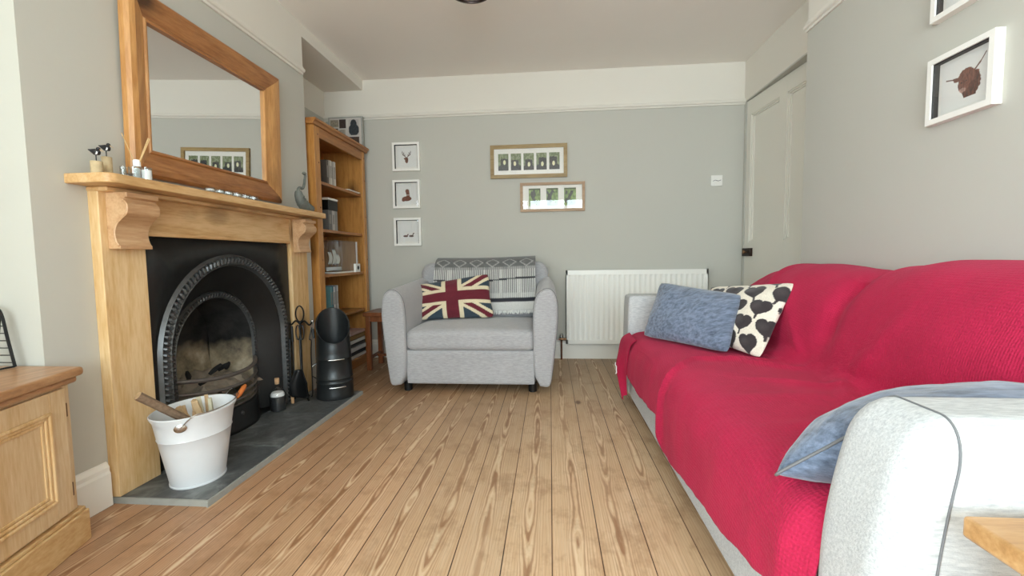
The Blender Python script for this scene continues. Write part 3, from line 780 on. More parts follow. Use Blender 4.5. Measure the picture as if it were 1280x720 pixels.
def sofa_throw():
    T = [(.83, .868), (1.25, .880), (1.55, .882), (1.72, .860), (1.85, .828), (2.0, .842), (2.25, .858), (2.45, .848), (2.62, .820), (2.74, .79), (2.80, .74)]
    hem = [(.83, .27), (1.01, .215), (1.23, .18), (1.43, .165), (1.70, .135), (1.80, .125), (1.87, .20), (1.95, .225), (2.1, .21), (2.33, .19), (2.6, .20), (2.80, .24)]
    y0, y1 = .835, 2.800; NU, NV = 190, 150
    def prof(y):
        t = interp(T, y); h = interp(hem, y)
        bulge = .035*math.exp(-((y-1.34)/.36)**2) + .030*math.exp(-((y-2.32)/.36)**2)
        pts = [(1.474, 0, .52), (1.473, 0, t-.06), (1.45, 0, t-.012), (1.37, 0, t), (1.275, 0, t-.008), (1.195-bulge*.5, 0, t-.06), (1.135-bulge, 0, .69), (1.095-bulge*.9, 0, .56), (1.06, 0, .478), (1.00, 0, .440), (.86, 0, .438), (.70, 0, .440), (.575, 0, .438), (.508, 0, .416), (.482, 0, .37), (.472, 0, .32), (.468, 0, h)]
        return catmull(pts, 12)
    vs, uv = [], []
    for i in range(NU+1):
        y = y0+(y1-y0)*i/NU; pr = prof(y); L = [0]
        for p, q in zip(pr, pr[1:]): L.append(L[-1]+(q-p).length)
        for j in range(NV+1):
            s = L[-1]*j/NV; k = min(len(L)-2, next((m for m in range(len(L)-1) if L[m+1] >= s), len(L)-2))
            p = pr[k].lerp(pr[k+1], (s-L[k])/max(1e-6, L[k+1]-L[k])); tg = (pr[k+1]-pr[k]).normalized()
            n = Vector((-tg.z, 0, tg.x)); n = n if n.x*-1 + n.z > 0 else -n
            x, z = p.x, p.z
            d = .004 + .003*nz(y*5, x*5, z*5) + .0014*nz(y*16, x*16, z*16)
            seat = 1 if z < .50 else 0
            # fold where the nearer throw laps over the farther one
            t_ = max(0, min(1, (x-.47)/.18)); fy = 1.865 + .17*t_*t_*(3-2*t_) + .05*max(0, x-.65)
            if z < .50:
                e = (fy-y)/.022; lap = 1/(1+math.exp(-max(-30, min(30, e))))
                amp = 1 if x < .85 else max(0, 1-(x-.85)/.2)
                d += amp*(.008*lap + .018*math.exp(-((y-fy+.02)/.024)**2))
            # long soft creases across the seat and from the back seam
            for (ax, ay, bx, by, a_, w_) in ((1.04, 1.86, .78, 2.02, .011, .028), (1.05, 1.60, .70, 1.72, .008, .03), (1.02, 1.30, .60, 1.22, .008, .03), (.98, 2.32, .58, 2.36, .006, .03), (.62, 1.10, .50, .95, .014, .02), (.86, 1.12, .55, 1.00, .009, .018), (1.06, 1.72, .92, 1.40, .012, .03), (1.08, 1.95, 1.00, 2.25, .010, .03), (.95, 1.52, .56, 1.46, .005, .04)):
                if seat:
                    vx, vy = bx-ax, by-ay; t = max(0, min(1, ((x-ax)*vx+(y-ay)*vy)/(vx*vx+vy*vy)))
                    dd = math.hypot(x-ax-vx*t, y-ay-vy*t); d += 1.5*a_*math.exp(-(dd/w_)**2)*math.sin(PI*min(1, t*.9+.1))
            # the dip between the two back cushions
            if z > .5: d -= .028*math.exp(-((y-1.845)/.05)**2)*min(1, (z-.5)/.12)*(1 if z < t_top(y, T)-.03 else .4)
            if z > .5: d += .010*math.exp(-((y-(2.30+.5*(z-.5)))/.03)**2) + .010*math.exp(-((y-(1.98+.9*(z-.5)))/.035)**2)*(.86-z)/.3 + .008*math.exp(-((y-(1.62-.6*(z-.5)))/.04)**2)*(.86-z)/.3
            if z < .40: d += .008*(.5+.5*math.sin(y*13+2*nz(y*3, 1)))*(.40-z)/.3 + .006*nz(y*10, z*5)
            # keep the cloth clear of what it lies on
            q = Vector((x + (.035*min(1, (.90-y)/.06) if y < .90 and x < .60 else 0), y, z)) + n*(d+.004)
            if j == NV: q.z += .004*nz(y*25, 4)
            vs.append(q); uv.append((y, s))
    fs = [(i*(NV+1)+j, i*(NV+1)+j+1, (i+1)*(NV+1)+j+1, (i+1)*(NV+1)+j) for i in range(NU) for j in range(NV)]
    mb = MB(); mb.add(vs, fs); o = mb.build('sofa_throw', 'knit', None, solid=.005, fix=True, uv=uv, angle=120, offset=0)
    tag(o, 'crimson knitted throw covering the back and seat of the long sofa', 'throw')
    # corner of cloth hanging off the far end of the seat
    def corner(u, v):
        A = catmull([(.492, 2.79, .442), (.450, 2.825, .400), (.425, 2.80, .31), (.408, 2.77, .235), (.420, 2.74, .15), (.440, 2.69, .05)], 6)
        B = catmull([(.490, 2.56, .438), (.466, 2.60, .40), (.456, 2.63, .33), (.452, 2.66, .225), (.455, 2.68, .14), (.452, 2.685, .08)], 6)
        i = min(len(A)-1, int(v*(len(A)-1)+.5)); p = A[i].lerp(B[i], u)
        return p + Vector((-.012*math.sin(u*PI*2)*v, 0, .012*math.sin(u*PI)*v))
    c = MB().grid(corner, 14, 30).build('hanging_corner', 'knit', o, solid=.004, fix=False, angle=120)
    MB().tube([(.402, 2.765, .262), (.398, 2.755, .250), (.404, 2.745, .240), (.402, 2.735, .222), (.404, 2.735, .205), (.399, 2.745, .196)], .0030, 6).build('stitched_tag', 'white_ceramic', c)
def t_top(y, T): return interp(T, y)
sofa_throw()

def hearts(u, v):
    cream, dk = lin('eee6d6'), lin('3b3436')
    x, y = u*.5, v*.5
    for (cx, cy, r, an) in HEARTS:
        dx, dy = (x-cx), (y-cy); ca, sa = math.cos(an), math.sin(an)
        a, b = (dx*ca+dy*sa)/r, (-dx*sa+dy*ca)/r
        if a*a+(b-.55*math.sqrt(abs(a)))**2*1.05 < .92*(1 if b > -.2 else .92) :
            sh = .8+.5*max(0, 1-((a+.35)**2+(b-.35)**2)*3); return tuple(c*sh for c in dk)
        if abs(a-.05) < .10 and -1.25 < b < -.7: return dk
    return cream
HEARTS = []
for r_ in range(5):
    for c_ in range(5):
        HEARTS.append((.03+c_*.130+(.065 if r_ % 2 else 0), .040+r_*.118, .055, .18*((r_*3+c_*5) % 4-1.5)))
o = pillow('heart_cushion', (.80, 2.45, .465), (.915, 2.00, .462), (1.155, 2.19, .788), (.93, 2.68, .735), .12, 'vc_cloth', hearts, 150, 150, .05, 5)
tag(o, 'cream cushion printed with black hearts behind the blue cushion on the sofa', 'cushion')
o = pillow('blue_cushion', (.520, 2.56, .464), (.820, 2.10, .464), (.968, 2.32, .719), (.642, 2.66, .767), .12, 'blue', None, 50, 40, .03, 9)
tag(o, 'blue grey cushion at the far end of the sofa against its arm', 'cushion')
o = pillow('blue_cushion', (.445, .93, .458), (.60, .86, .610), (1.12, .88, .640), (1.02, 1.20, .505), .19, 'blue', None, 50, 50, .02, 13, piping='seam')
tag(o, 'blue grey cushion nearest the camera slumped against the near sofa arm', 'cushion')

# wooden side table beside the near arm
tb = root('side_table', (.80, .42, 0), 'oak side table corner in front of the near sofa arm', 'table')
MB().box(.560, 1.10, .18, .636, .530, .560).build('table_top', 'oak_table', tb, bevel=.005)
MB().box(.61, 1.05, .23, .59, .47, .530).build('apron', 'oak_table', tb, bevel=.003)
for x in (.60, 1.02):
    for y in (.22, .56):
        MB().box(x, x+.04, y, y+.04, 0, .530).build('leg', 'oak_table', tb, bevel=.004)

# ------------------------------------------------------------------ radiator, thermostat
rad = root('radiator', (.75, 3.96, .147), 'white panel radiator with vertical flutes below the framed photographs', 'radiator')
def radiator():
    x0, x1, z0, z1, yf, yb = .140, 1.354, .147, .800, 3.932, 3.985
    n = 27; p = (x1-x0-.03)/n; sec = lambda z, dd: None
    xs = []
    for k in range(n):
        a = x0+.015+k*p; xs += [(a, 0), (a+p*.15, 0), (a+p*.32, .008), (a+p*.68, .008), (a+p*.85, 0)]
    xs.append((x1-.015, 0))
    def line(z, f): return [Vector((x, yf+.004+d*f, z)) for x, d in xs]
    mb = MB().loft([line(z0+.035, 0), line(z0+.050, 1), line(z1-.055, 1), line(z1-.040, 0)], cap=False, closed=False)
    mb.box(x0, x1, yf+.004, yf+.012, z0, z0+.035).box(x0, x1, yf+.004, yf+.012, z1-.040, z1).box(x0, x0+.015, yf+.004, yf+.012, z0, z1).box(x1-.015, x1, yf+.004, yf+.012, z0, z1)
    mb.build('front_panel', 'radiator', rad, angle=50)
    MB().box(x0+.002, x1-.002, yf+.016, yb-.02, z1-.012, z1).build('top_grille', 'radiator', rad, smooth=False)
    MB().box(x0, x0+.004, yf+.004, yb, z0, z1-.001).build('side_cover', 'radiator', rad, smooth=False)
    MB().box(x1-.004, x1, yf+.004, yb, z0, z1-.001).build('side_cover', 'radiator', rad, smooth=False)
    MB().box(x0+.02, x1-.02, yb-.008, yb, z0, z1-.02).build('back_panel', 'radiator', rad, smooth=False)
    for bx0 in (.35, 1.10): MB().box(bx0, bx0+.05, yb, D-.019, .25, .7).build('wall_bracket', 'radiator', rad, smooth=False)
    v = MB().lathe([(.011, 0), (.011, .035), (.016, .036), (.016, .05), (.010, .052), (.010, .07)], (.145, 3.960, .185), 14, (-1, 0, 0)).build('valve', 'brass', rad)
    MB().lathe([(.012, 0), (.016, .005), (.016, .030), (.010, .038)], (.098, 3.960, .195), 14).build('valve_cap', 'chrome', v)
    MB().tube([(.098, 3.960, .19), (.098, 3.960, .10), (.098, 3.962, 0)], .008, 10).build('pipe', 'copper', rad)
radiator()
th = root('thermostat', (1.434, D, 1.507), 'small white thermostat plate on the back wall beside the door', 'thermostat')
MB().box(1.386, 1.482, D-.012, D, 1.510, 1.602).build('plate', 'plastic', th, bevel=.004)
MB().tube([(1.402, D-.014, 1.552), (1.42, D-.014, 1.560), (1.445, D-.014, 1.552), (1.468, D-.014, 1.560)], .0025, 6).build('rocker_line', 'seam', th)

# ------------------------------------------------------------------ pictures
def ell(u, v, cx, cy, rx, ry): return ((u-cx)/rx)**2 + ((v-cy)/ry)**2 < 1
def seg(u, v, x0, y0, x1, y1, w):
    dx, dy = x1-x0, y1-y0; t = max(0, min(1, ((u-x0)*dx+(v-y0)*dy)/(dx*dx+dy*dy))); return math.hypot(u-x0-dx*t, v-y0-dy*t) < w
PAPERC = lin('e4e5e2')
def brown(u, v, c='6b4534'):
    n = nz(u*14, v*14); b = lin(c); return tuple(x*(1+.5*n) for x in b)
def stag(u, v):
    if ell(u, v, .5, .34, .085, .14) or ell(u, v, .47, .42, .12, .05) or ell(u, v, .51, .27, .055, .08): return brown(u, v)
    for s in (-1, 1):
        for a, b, c, d in ((.5, .45, .5+s*.10, .55), (.5+s*.10, .55, .5+s*.20, .62), (.5+s*.20, .62, .5+s*.22, .78), (.5+s*.17, .60, .5+s*.13, .72), (.5+s*.08, .54, .5+s*.09, .62)):
            if seg(u, v, a, b, c, d, .016): return brown(u, v, '4f382e')
    return PAPERC
def pheasant(u, v):
    if ell(u, v, .52, .66, .10, .10) or seg(u, v, .53, .62, .56, .40, .09) or ell(u, v, .48, .28, .25, .12) or seg(u, v, .3, .22, .62, .3, .08):
        return lin('b8a9a0') if abs(v-.46) < .025 else brown(u, v, '70402e')
    return PAPERC
def ducks(u, v):
    for s, c in ((0, '6b5550'), (.30, '5b4a46')):
        if ell(u, v, .36+s, .29, .13, .05) or seg(u, v, .42+s, .30, .47+s, .36+.06*(s > 0), .022) or ell(u, v, .485+s, .37+.05*(s > 0), .035, .028): return brown(u, v, c)
    return PAPERC
def cow(u, v):
    w_ = 1+.10*nz(math.atan2(v-.48, u-.58)*6, 3)+.08*nz(u*45, v*45)
    horn = seg(u, v, .38, .60, .26, .615, .022) or seg(u, v, .26, .615, .10, .655, .013) or seg(u, v, .70, .66, .80, .76, .018) or seg(u, v, .80, .76, .90, .90, .011)
    ear = ell(u, v, .335, .575, .075, .035) or ell(u, v, .735, .60, .05, .035)
    head = ell(u, v, .53, .58, .175*w_, .17*w_); face = ell(u, v, .475, .44, .115*w_, .16*w_); neck = ell(u, v, .655, .42, .165*w_, .24*w_) or (.44 < u < .74 and .17 < v < .34 and u-.44 > (.30-v)*.4)
    if head or face or neck or ear:
        n = nz(u*26, v*9, 1)+.6*nz(u*60, v*20, 4); b = lin('75483a')
        if ell(u, v, .455, .335, .075, .045): b = lin('a8857a')
        elif ell(u, v, .43, .49, .018, .014) or ell(u, v, .53, .50, .018, .014): b = lin('2a1a16')
        elif neck and not head and not face: b = lin('5a3327')
        return tuple(max(.002, x*(1+.75*n)) for x in b)
    return lin('6a4a3e') if horn else PAPERC
def framed(name, c, R, N, w, h, fw, dep, fmat, art, label, group=None, art_res=80, mount=None, lining=True, inset=0.0):
    """a picture hanging on a wall: c centre on the wall, R its right-hand direction, N its normal"""
    c, R, N = Vector(c), Vector(R), Vector(N); U = Vector((0, 0, 1))
    r = root(name, c-U*h/2, label, 'picture', group)
    def bar_(a0, a1, b0, b1, d0, d1): return (c+R*(a0+a1)/2+U*(b0+b1)/2+N*(d0+d1)/2, R*(a1-a0)/2, U*(b1-b0)/2, N*(d1-d0)/2)
    mb = MB()
    for q in ((-w/2, w/2, h/2-fw, h/2, 0, dep), (-w/2, w/2, -h/2, -h/2+fw, 0, dep), (-w/2, -w/2+fw, -h/2+fw, h/2-fw, 0, dep), (w/2-fw, w/2, -h/2+fw, h/2-fw, 0, dep)): mb.obox(*bar_(*q))
    mb.build('picture_frame', fmat, r, smooth=False)
    iw, ih = w-2*fw, h-2*fw
    MB().obox(*bar_(-iw/2, iw/2, -ih/2, ih/2, .001, .005)).build('mount', 'mat_white', r, smooth=False)
    if lining:
        mb = MB(); t = .004
        for q in ((-iw/2, iw/2, ih/2-t, ih/2, .005, dep-.006), (-iw/2, -iw/2+t, -ih/2, ih/2, .005, dep-.006), (iw/2-t, iw/2, -ih/2, ih/2, .005, dep-.006)): mb.obox(*bar_(*q))
        mb.build('lining', 'lining', r, smooth=False)
    for (a0, a1, b0, b1, fn) in art:
        nu = art_res; nv = max(8, int(art_res*(b1-b0)/(a1-a0)))
        MB().grid(lambda u, v: c+R*(a0+(a1-a0)*u)+U*(b0+(b1-b0)*v)+N*.0062, nu, nv, fn).build('print', 'vc_print', r, smooth=False, solid=.001)
    MB().obox(*bar_(-iw/2, iw/2, -ih/2, ih/2, dep-.0075 if dep > .015 else dep-.004, dep-.0055 if dep > .015 else dep-.002)).build('glass', 'glass', r, smooth=False)
    return r
BR, BN = (1, 0, 0), (0, -1, 0)
for (xc, zc, fn, lb) in ((-1.291, 1.8435, stag, 'white framed print of a stag head, topmost of the three small ones'),
                         (-1.2965, 1.509, pheasant, 'white framed print of a brown bird, middle of the three small ones'),
                         (-1.2955, 1.1675, ducks, 'white framed print of two ducks, lowest of the three small ones')):
    framed('framed_print', (xc, D, zc), BR, BN, .252, .254, .020, .030, 'frame_white', [(-.088, .088, -.09, .09, fn)], lb, 'small white framed animal prints')
def pup(seed):
    def f(u, v):
        n = nz(u*6+seed, v*6, seed)
        top = lin('66724c') if n > -.1 else lin('949f80'); c = tuple(t*(1+.4*n) for t in top)
        cx, cy = .5+.12*math.sin(seed*2.1), .40+.08*math.cos(seed*1.3)
        if ell(u, v, cx, cy, .36, .30) or ell(u, v, .5, .12, .55, .22) or ell(u, v, cx-.26, cy+.18, .10, .12) or ell(u, v, cx+.26, cy+.16, .10, .12): c = tuple(x*(1+.5*n) for x in lin('2a2a2c'))
        if ell(u, v, cx+.05*math.sin(seed*3), cy-.02+.1*math.sin(seed), .13, .14): c = lin('e2e0b8')
        return c
    return f
def field(seed):
    def f(u, v):
        n = nz(u*5+seed, v*7, seed); c = tuple(t*(1+.7*n) for t in lin('7f9660'))
        if nz(u*3+seed*3, v*3, 7) > .18 or (abs(u-.5-.2*math.sin(v*4+seed)) < .13 and .2 < v < .85): c = lin('4a4f4e')
        if v > .9: c = lin('4d5a3c')
        return c
    return f
art = []
for k in range(5):
    xc = -.226+.1135*k; art.append((xc-.046, xc+.046, -.075, .072, pup(k+1)))
framed('framed_photographs', (-.182, D, 1.770), BR, BN, .682, .292, .032, .022, 'frame_oak', art, 'long olive oak frame holding five photographs of dark puppies on grass', None, 36, lining=False)
art = []
for k in range(3):
    xc = -.158+.157*k; art.append((xc-.052, xc+.052, -.078, .078, field(k+2)))
framed('framed_photographs', (.026, D, 1.4525), BR, BN, .572, .256, .024, .022, 'frame_oak2', art, 'light brown frame holding three green photographs, lower right of the puppy frame', None, 40, lining=False)
RR, RN = (0, -1, 0), (-1, 0, 0)
framed('framed_print', (XN, 1.762, 1.526), RR, RN, .262, .244, .020, .032, 'frame_white', [(-.094, .094, -.088, .088, cow)], 'white framed print of a shaggy brown highland cow on the right wall', None, 150)
framed('framed_print', (XN, 1.762, 1.908), RR, RN, .262, .244, .020, .032, 'frame_white', [(-.094, .094, -.088, .088, stag)], 'white framed print cut off by the photo edge above the cow print', None, 60)

# ------------------------------------------------------------------ bookcase and what is on it
bc = root('bookcase', (-1.84, 3.48, 0), 'tall honey pine bookcase with open shelves in the alcove beside the fireplace', 'bookcase')
BX0, BX1, BY0, BY1, BT = -2.03, -1.650, 3.065, 3.925, 1.905
MB().box(BX0, BX1-.02, BY0, BY0+.022, 0, BT-.03).build('side_panel', 'pine_orange_v', bc, smooth=False)
MB().box(BX0, BX1-.02, BY1-.022, BY1, 0, BT-.03).build('side_panel', 'pine_orange_v', bc, smooth=False)
MB().box(BX0, BX0+.012, BY0+.022, BY1-.022, .05, BT-.03).build('back_panel', 'pine_orange_v', bc, smooth=False)
for a, b in ((BY0, BY0+.075), (BY1-.055, BY1)):
    st = MB().box(BX1-.022, BX1, a, b, 0, BT-.03).build('stile', 'pine_orange_v', bc, smooth=False, bevel=.003)
    for z in (.30, .55, .92, 1.30, 1.62, 1.82):
        MB().lathe([(.007, 0), (.006, .002), (.001, .003)], (BX1, (a+b)/2+.015, z), 10, (1, 0, 0)).build('plug', 'stool', st)
MB().box(BX1-.022, BX1-.001, BY0+.075, BY1-.055, BT-.105, BT-.03).build('top_rail', 'pine_orange_h', bc, smooth=False, bevel=.003)
MB().box(BX1-.022, BX1-.001, BY0+.075, BY1-.055, 0, .075).build('plinth', 'pine_orange_h', bc, smooth=False, bevel=.003)
MB().prism([(BX0, BT-.03), (BX1+.012, BT-.03), (BX1+.020, BT-.012), (BX1+.032, BT-.006), (BX1+.032, BT+.010), (BX0, BT+.010)], 'Y', BY0-.03, BY1+.028).build('cornice', 'pine_orange_h', bc, smooth=False, bevel=.002)
SH = [.075, .482, .812, 1.150, 1.500]
for z in SH:
    MB().box(BX0+.012, BX1-.022, BY0+.022, BY1-.022, z-.022, z).build('shelf', 'pine_orange_h', bc, smooth=False, bevel=.003)
# upright books: (shelf z, y start, [(thick, height, colour)...], depth, label words, group)
def upright(z, y, items, xf, group, cat='book'):
    for t, h, c, lb in items:
        r = root('book', (xf-.08, y+t/2, z), lb, cat, group)
        MB().box(xf-.14, xf-.002, y+.002, y+t-.002, z+.003, z+h-.003).build('pages', 'mat_white', r, smooth=False)
        MB().box(xf-.145, xf, y, y+.0025, z, z+h).box(xf-.145, xf, y+t-.0025, y+t, z, z+h).box(xf-.003, xf, y, y+t, z, z+h).build('cover', book_mat(c), r, smooth=False, bevel=.001)
        MB().box(xf, xf+.0008, y+t*.25, y+t*.75, z+h*.35, z+h*.8).build('spine_label', book_mat('8d8a84'), r, smooth=False)
        y += t+.001
XFB = -1.74
upright(1.500, 3.40, [(.034, .205, '5b5650', 'dark grey book, left end of the top shelf row'), (.026, .210, 'b9b3a8', 'beige book, second from the left on the top bookcase shelf'), (.024, .212, 'd0ccc3', 'cream book in the middle of the top shelf row'),
                     (.028, .206, 'a8a49c', 'grey book, second from the right on the top shelf'), (.036, .214, 'c9c5bd', 'pale book at the right end of the top shelf row')], XFB, 'books on the top bookcase shelf')
upright(1.150, 3.40, [(.06, .165, '6f7070', 'grey boxed volume at left on the second shelf'), (.045, .165, 'b5b3ae', 'pale boxed volume in the middle of the second shelf'), (.045, .165, '8e8e8c', 'mid grey boxed volume at right on the second shelf')], XFB, 'grey volumes on the second shelf')
t = root('black_box', (-1.81, 3.48, 1.316), 'black box lying on top of the grey volumes, second shelf', 'box')
MB().box(-1.885, XFB+.004, 3.398, 3.556, 1.317, 1.395).build('box_base', 'black_metal', t, bevel=.003)
MB().box(-1.887, XFB+.006, 3.396, 3.558, 1.396, 1.412).build('box_lid', 'mat_white', t, bevel=.002)
upright(.482, 3.38, [(.030, .225, '6fa3a8', 'turquoise book at the left of the fourth shelf'), (.022, .230, '3f6f80', 'teal blue book on the fourth shelf'), (.026, .222, 'd9d9d6', 'white book between teal and grey ones, fourth shelf'),
                     (.028, .228, '8c8f96', 'grey book on the fourth bookcase shelf'), (.022, .230, 'cfd3d2', 'pale grey book at the right end, fourth shelf')], XFB, 'books on the fourth shelf')
t = root('paper', (-1.70, 3.70, 1.501), 'white sheets of paper lying on the top bookcase shelf', 'paper')
MB().box(-1.86, -1.668, 3.60, 3.83, 1.5005, 1.504).build('sheet', 'mat_white', t, smooth=False)
MB().box(-1.85, -1.664, 3.62, 3.84, 1.5045, 1.508).build('sheet', 'mat_white', t, smooth=False)
# display case with a model ship
dc = root('display_case', (-1.78, 3.60, .812), 'clear display case with white model ship on the third shelf', 'display case')
MB().box(-1.90, -1.69, 3.39, 3.80, .8125, .824).build('case_base', 'plastic', dc, smooth=False)
MB().box(-1.90, -1.69, 3.39, 3.80, .825, 1.075).build('clear_cover', 'clear', dc, smooth=False)
MB().box(-1.700, -1.692, 3.785, 3.800, .825, 1.075).build('corner_edge', 'white_ceramic', dc, smooth=False)
sh = root('model_ship', (-1.79, 3.56, .830), 'small white model ship with masts inside the clear display case', 'model ship')
h = [(-.13, .0), (-.11, .03), (0, .038), (.10, .034), (.15, .01)]
MB().loft([[(-1.79+wd*math.cos(a), 3.55+y, .862+.032*math.sin(a) if math.sin(a) < 0 else .862) for a in [2*PI*k/14 for k in range(14)]] for y, wd in ((-.12, .004), (-.10, .022), (-.03, .032), (.05, .032), (.11, .018), (.14, .003))]).build('hull', 'white_ceramic', sh)
for y, hh in ((3.49, .14), (3.56, .16), (3.62, .12)):
    MB().tube([(-1.79, y, .86), (-1.79, y, .86+hh)], .003, 6).build('mast', 'seam', sh)
    MB().grid(lambda u, v: (-1.79+.012*math.sin(PI*v), y-.028+.056*u, .885+(hh-.04)*v), 6, 6).build('sail', 'mat_white', sh, solid=.002)
t = root('card_box', (-1.70, 3.74, .824), 'small white square box beside the model ship, third shelf', 'box')
MB().box(-1.686, -1.664, 3.70, 3.785, .8125, .885).build('box_body', 'mat_white', t, bevel=.002)
MB().lathe([(.018, 0), (.018, .001), (.012, .0015)], (-1.6635, 3.742, .85), 16, (1, 0, 0)).build('round_mark', 'lining', t)
# stacked books on the bottom shelf
zz = .075; cols = [('e8e4dc', 'white book at the bottom of the low stack'), ('33373c', 'black book second from the bottom of the low stack'), ('d8d8d8', 'pale book in the lower middle of the low stack'), ('4c4a48', 'dark grey book in the middle of the low stack'),
     ('e2dfd8', 'cream book above the dark grey one, low stack'), ('9a7a4a', 'ochre book near the top of the low stack'), ('c9a8a0', 'pink book on top of the low stack')]
for k, (c, lb) in enumerate(cols):
    h = .026 + .006*(k % 3); dx = random.uniform(-.012, .012); dy = random.uniform(-.03, .02); y0 = 3.56+dy; y1 = 3.86+dy*.6
    r = root('stacked_book', (-1.78, 3.7, zz), lb+' on the bookcase\'s bottom shelf', 'book', 'flat stack of books on the bottom shelf')
    MB().box(-1.87, -1.682+dx, y0+.003, y1-.003, zz+.003, zz+h-.003).build('pages', 'mat_white', r, smooth=False)
    MB().box(-1.875, -1.678+dx, y0, y1, zz, zz+.0025).box(-1.875, -1.678+dx, y0, y1, zz+h-.0025, zz+h).box(-1.681+dx, -1.678+dx, y0, y1, zz, zz+h).build('cover', book_mat(c), r, smooth=False)
    zz += h+.001
# framed photo collage on top of the bookcase, leaning on the back wall
def collage(u, v):
    for (a, b, c_, d, col) in ((.30, .52, .66, .97, '3c2e2a'), (.02, .28, .70, .95, '8d8474'), (.60, .93, .42, .95, '34383c'), (.28, .50, .36, .62, '9c9488'), (.02, .26, .36, .66, '5a4a40'), (.60, .93, .04, .36, '4b3a30'), (.05, .55, .04, .30, '857a6c')):
        if a < u < b and c_ < v < d:
            if col == '34383c' and not (ell(u, v, .765, .60, .17, .20) or ell(u, v, .76, .80, .10, .15)): return lin('b4aeaa')
            return tuple(x*(1+.4*nz(u*20, v*20)) for x in lin(col))
    return lin('c4bfb8')
pc = root('photo_collage', (-1.83, 3.96, 1.915), 'grey framed photo collage leaning against the wall on top of the bookcase', 'picture')
MB().box(-1.99, -1.668, 3.955, 3.975, 1.916, 2.205).build('picture_frame', 'grout', pc, bevel=.003)
MB().grid(lambda u, v: (-1.975+.292*u, 3.9538, 1.930+.262*v), 90, 70, collage).build('print', 'vc_print', pc, smooth=False, solid=.001, fix=False)

# ------------------------------------------------------------------ stool behind the armchair
stl = root('wooden_stool', (-1.38, 3.66, 0), 'dark red brown wooden stool between the bookcase and armchair', 'stool')
MB().box(-1.535, -1.22, 3.50, 3.82, .452, .485).build('seat', 'stool', stl, bevel=.004)
MB().box(-1.515, -1.24, 3.52, 3.80, .405, .452).build('apron', 'stool', stl, bevel=.003)
for x in (-1.52, -1.27):
    for y in (3.515, 3.765): MB().box(x, x+.038, y, y+.038, 0, .452).build('leg', 'stool', stl, bevel=.003)
for x in (-1.508, -1.258): MB().box(x, x+.018, 3.553, 3.765, .09, .115).build('stretcher', 'stool', stl, bevel=.002)
MB().box(-1.482, -1.27, 3.650, 3.668, .092, .112).build('stretcher', 'stool', stl, bevel=.002)

# ------------------------------------------------------------------ cupboard at the lower left
def cupboard():
    P0 = Vector((-1.538, 1.306)); d = Vector((.292, -.956)).normalized(); nrm = Vector((-d.y, d.x))*-1   # front runs towards the camera
    nrm = Vector((.956, .292)).normalized()
    cup = root('corner_cupboard', (-1.75, .90, 0), 'stripped pine cupboard with a brown top and panelled door beside the chimney', 'cupboard')
    L = .98
    def F(s, o, z): p = P0 + d*s + nrm*o; return Vector((p.x, p.y, z))
    def carcass(o0, s0, z0, z1, name, mat, bev=.003, extra=0):
        a, b = F(s0, o0, z0), F(L, o0, z0)
        poly = [(a.x, a.y), (b.x, b.y), (-2.03, b.y), (-2.03, min(1.315, a.y)), ]
        MB().prism(poly, 'Z', z0, z1).build(name, mat, cup, smooth=False, bevel=bev)
    carcass(-.002, .0, 0, .105, 'plinth', 'oak_worn_h', .004)
    carcass(-.008, .006, .105, .118, 'plinth_moulding', 'oak_worn_h', .004)
    carcass(-.022, .018, .118, .535, 'carcass', 'oak_worn')
    carcass(-.004, .004, .535, .556, 'top_moulding', 'oak_top', .008)
    carcass(.012, -.004, .556, .584, 'cupboard_top', 'oak_top', .010)
    def slab(s0, s1, z0, z1, o0, o1, name, mat, par, bev=.002):
        c = (F(s0, o0, z0)+F(s1, o1, z1))/2; v = Vector((d.x, d.y, 0))*(s1-s0)/2; w_ = Vector((nrm.x, nrm.y, 0))*(o1-o0)/2
        return MB().obox(c, v, Vector((0, 0, (z1-z0)/2)), w_).build(name, mat, par, smooth=False, bevel=bev)
    for s0 in (.052, .52):
        s1 = s0+.44
        dr = MB(); 
        def ob(a, b, z0, z1, o0, o1):
            c = (F(a, o0, z0)+F(b, o1, z1))/2; dr.obox(c, Vector((d.x, d.y, 0))*(b-a)/2, Vector((0, 0, (z1-z0)/2)), Vector((nrm.x, nrm.y, 0))*(o1-o0)/2)
        ob(s0, s0+.062, .130, .528, -.021, -.010); ob(s1-.062, s1, .130, .528, -.021, -.010); ob(s0+.062, s1-.062, .130, .185, -.021, -.0105); ob(s0+.062, s1-.062, .470, .528, -.021, -.0105)
        door_ = dr.build('door', 'oak_worn', cup, smooth=False, bevel=.001)
        slab(s0+.062, s1-.062, .185, .470, -.021, -.017, 'door_panel', 'oak_worn', door_, 0)
        for k, (e, o1) in enumerate(((0, -.004), (.011, -.009), (.022, -.013))):
            dr = MB(); a, b, z0, z1 = s0+.062+e, s1-.062-e, .185+e, .470-e; wd = .010
            ob(a, a+wd, z0, z1, -.018, o1); ob(b-wd, b, z0, z1, -.018, o1); ob(a, b, z0, z0+wd, -.018, o1); ob(a, b, z1-wd, z1, -.018, o1)
            dr.build('moulding', 'pine_pale_v', door_, smooth=False, bevel=.003)
        if s0 < .1:
            for z in (.455, .195): slab(s0-.010, s0-.004, z-.022, z+.022, -.021, -.013, 'hinge', 'brass', door_, .001)
cupboard()
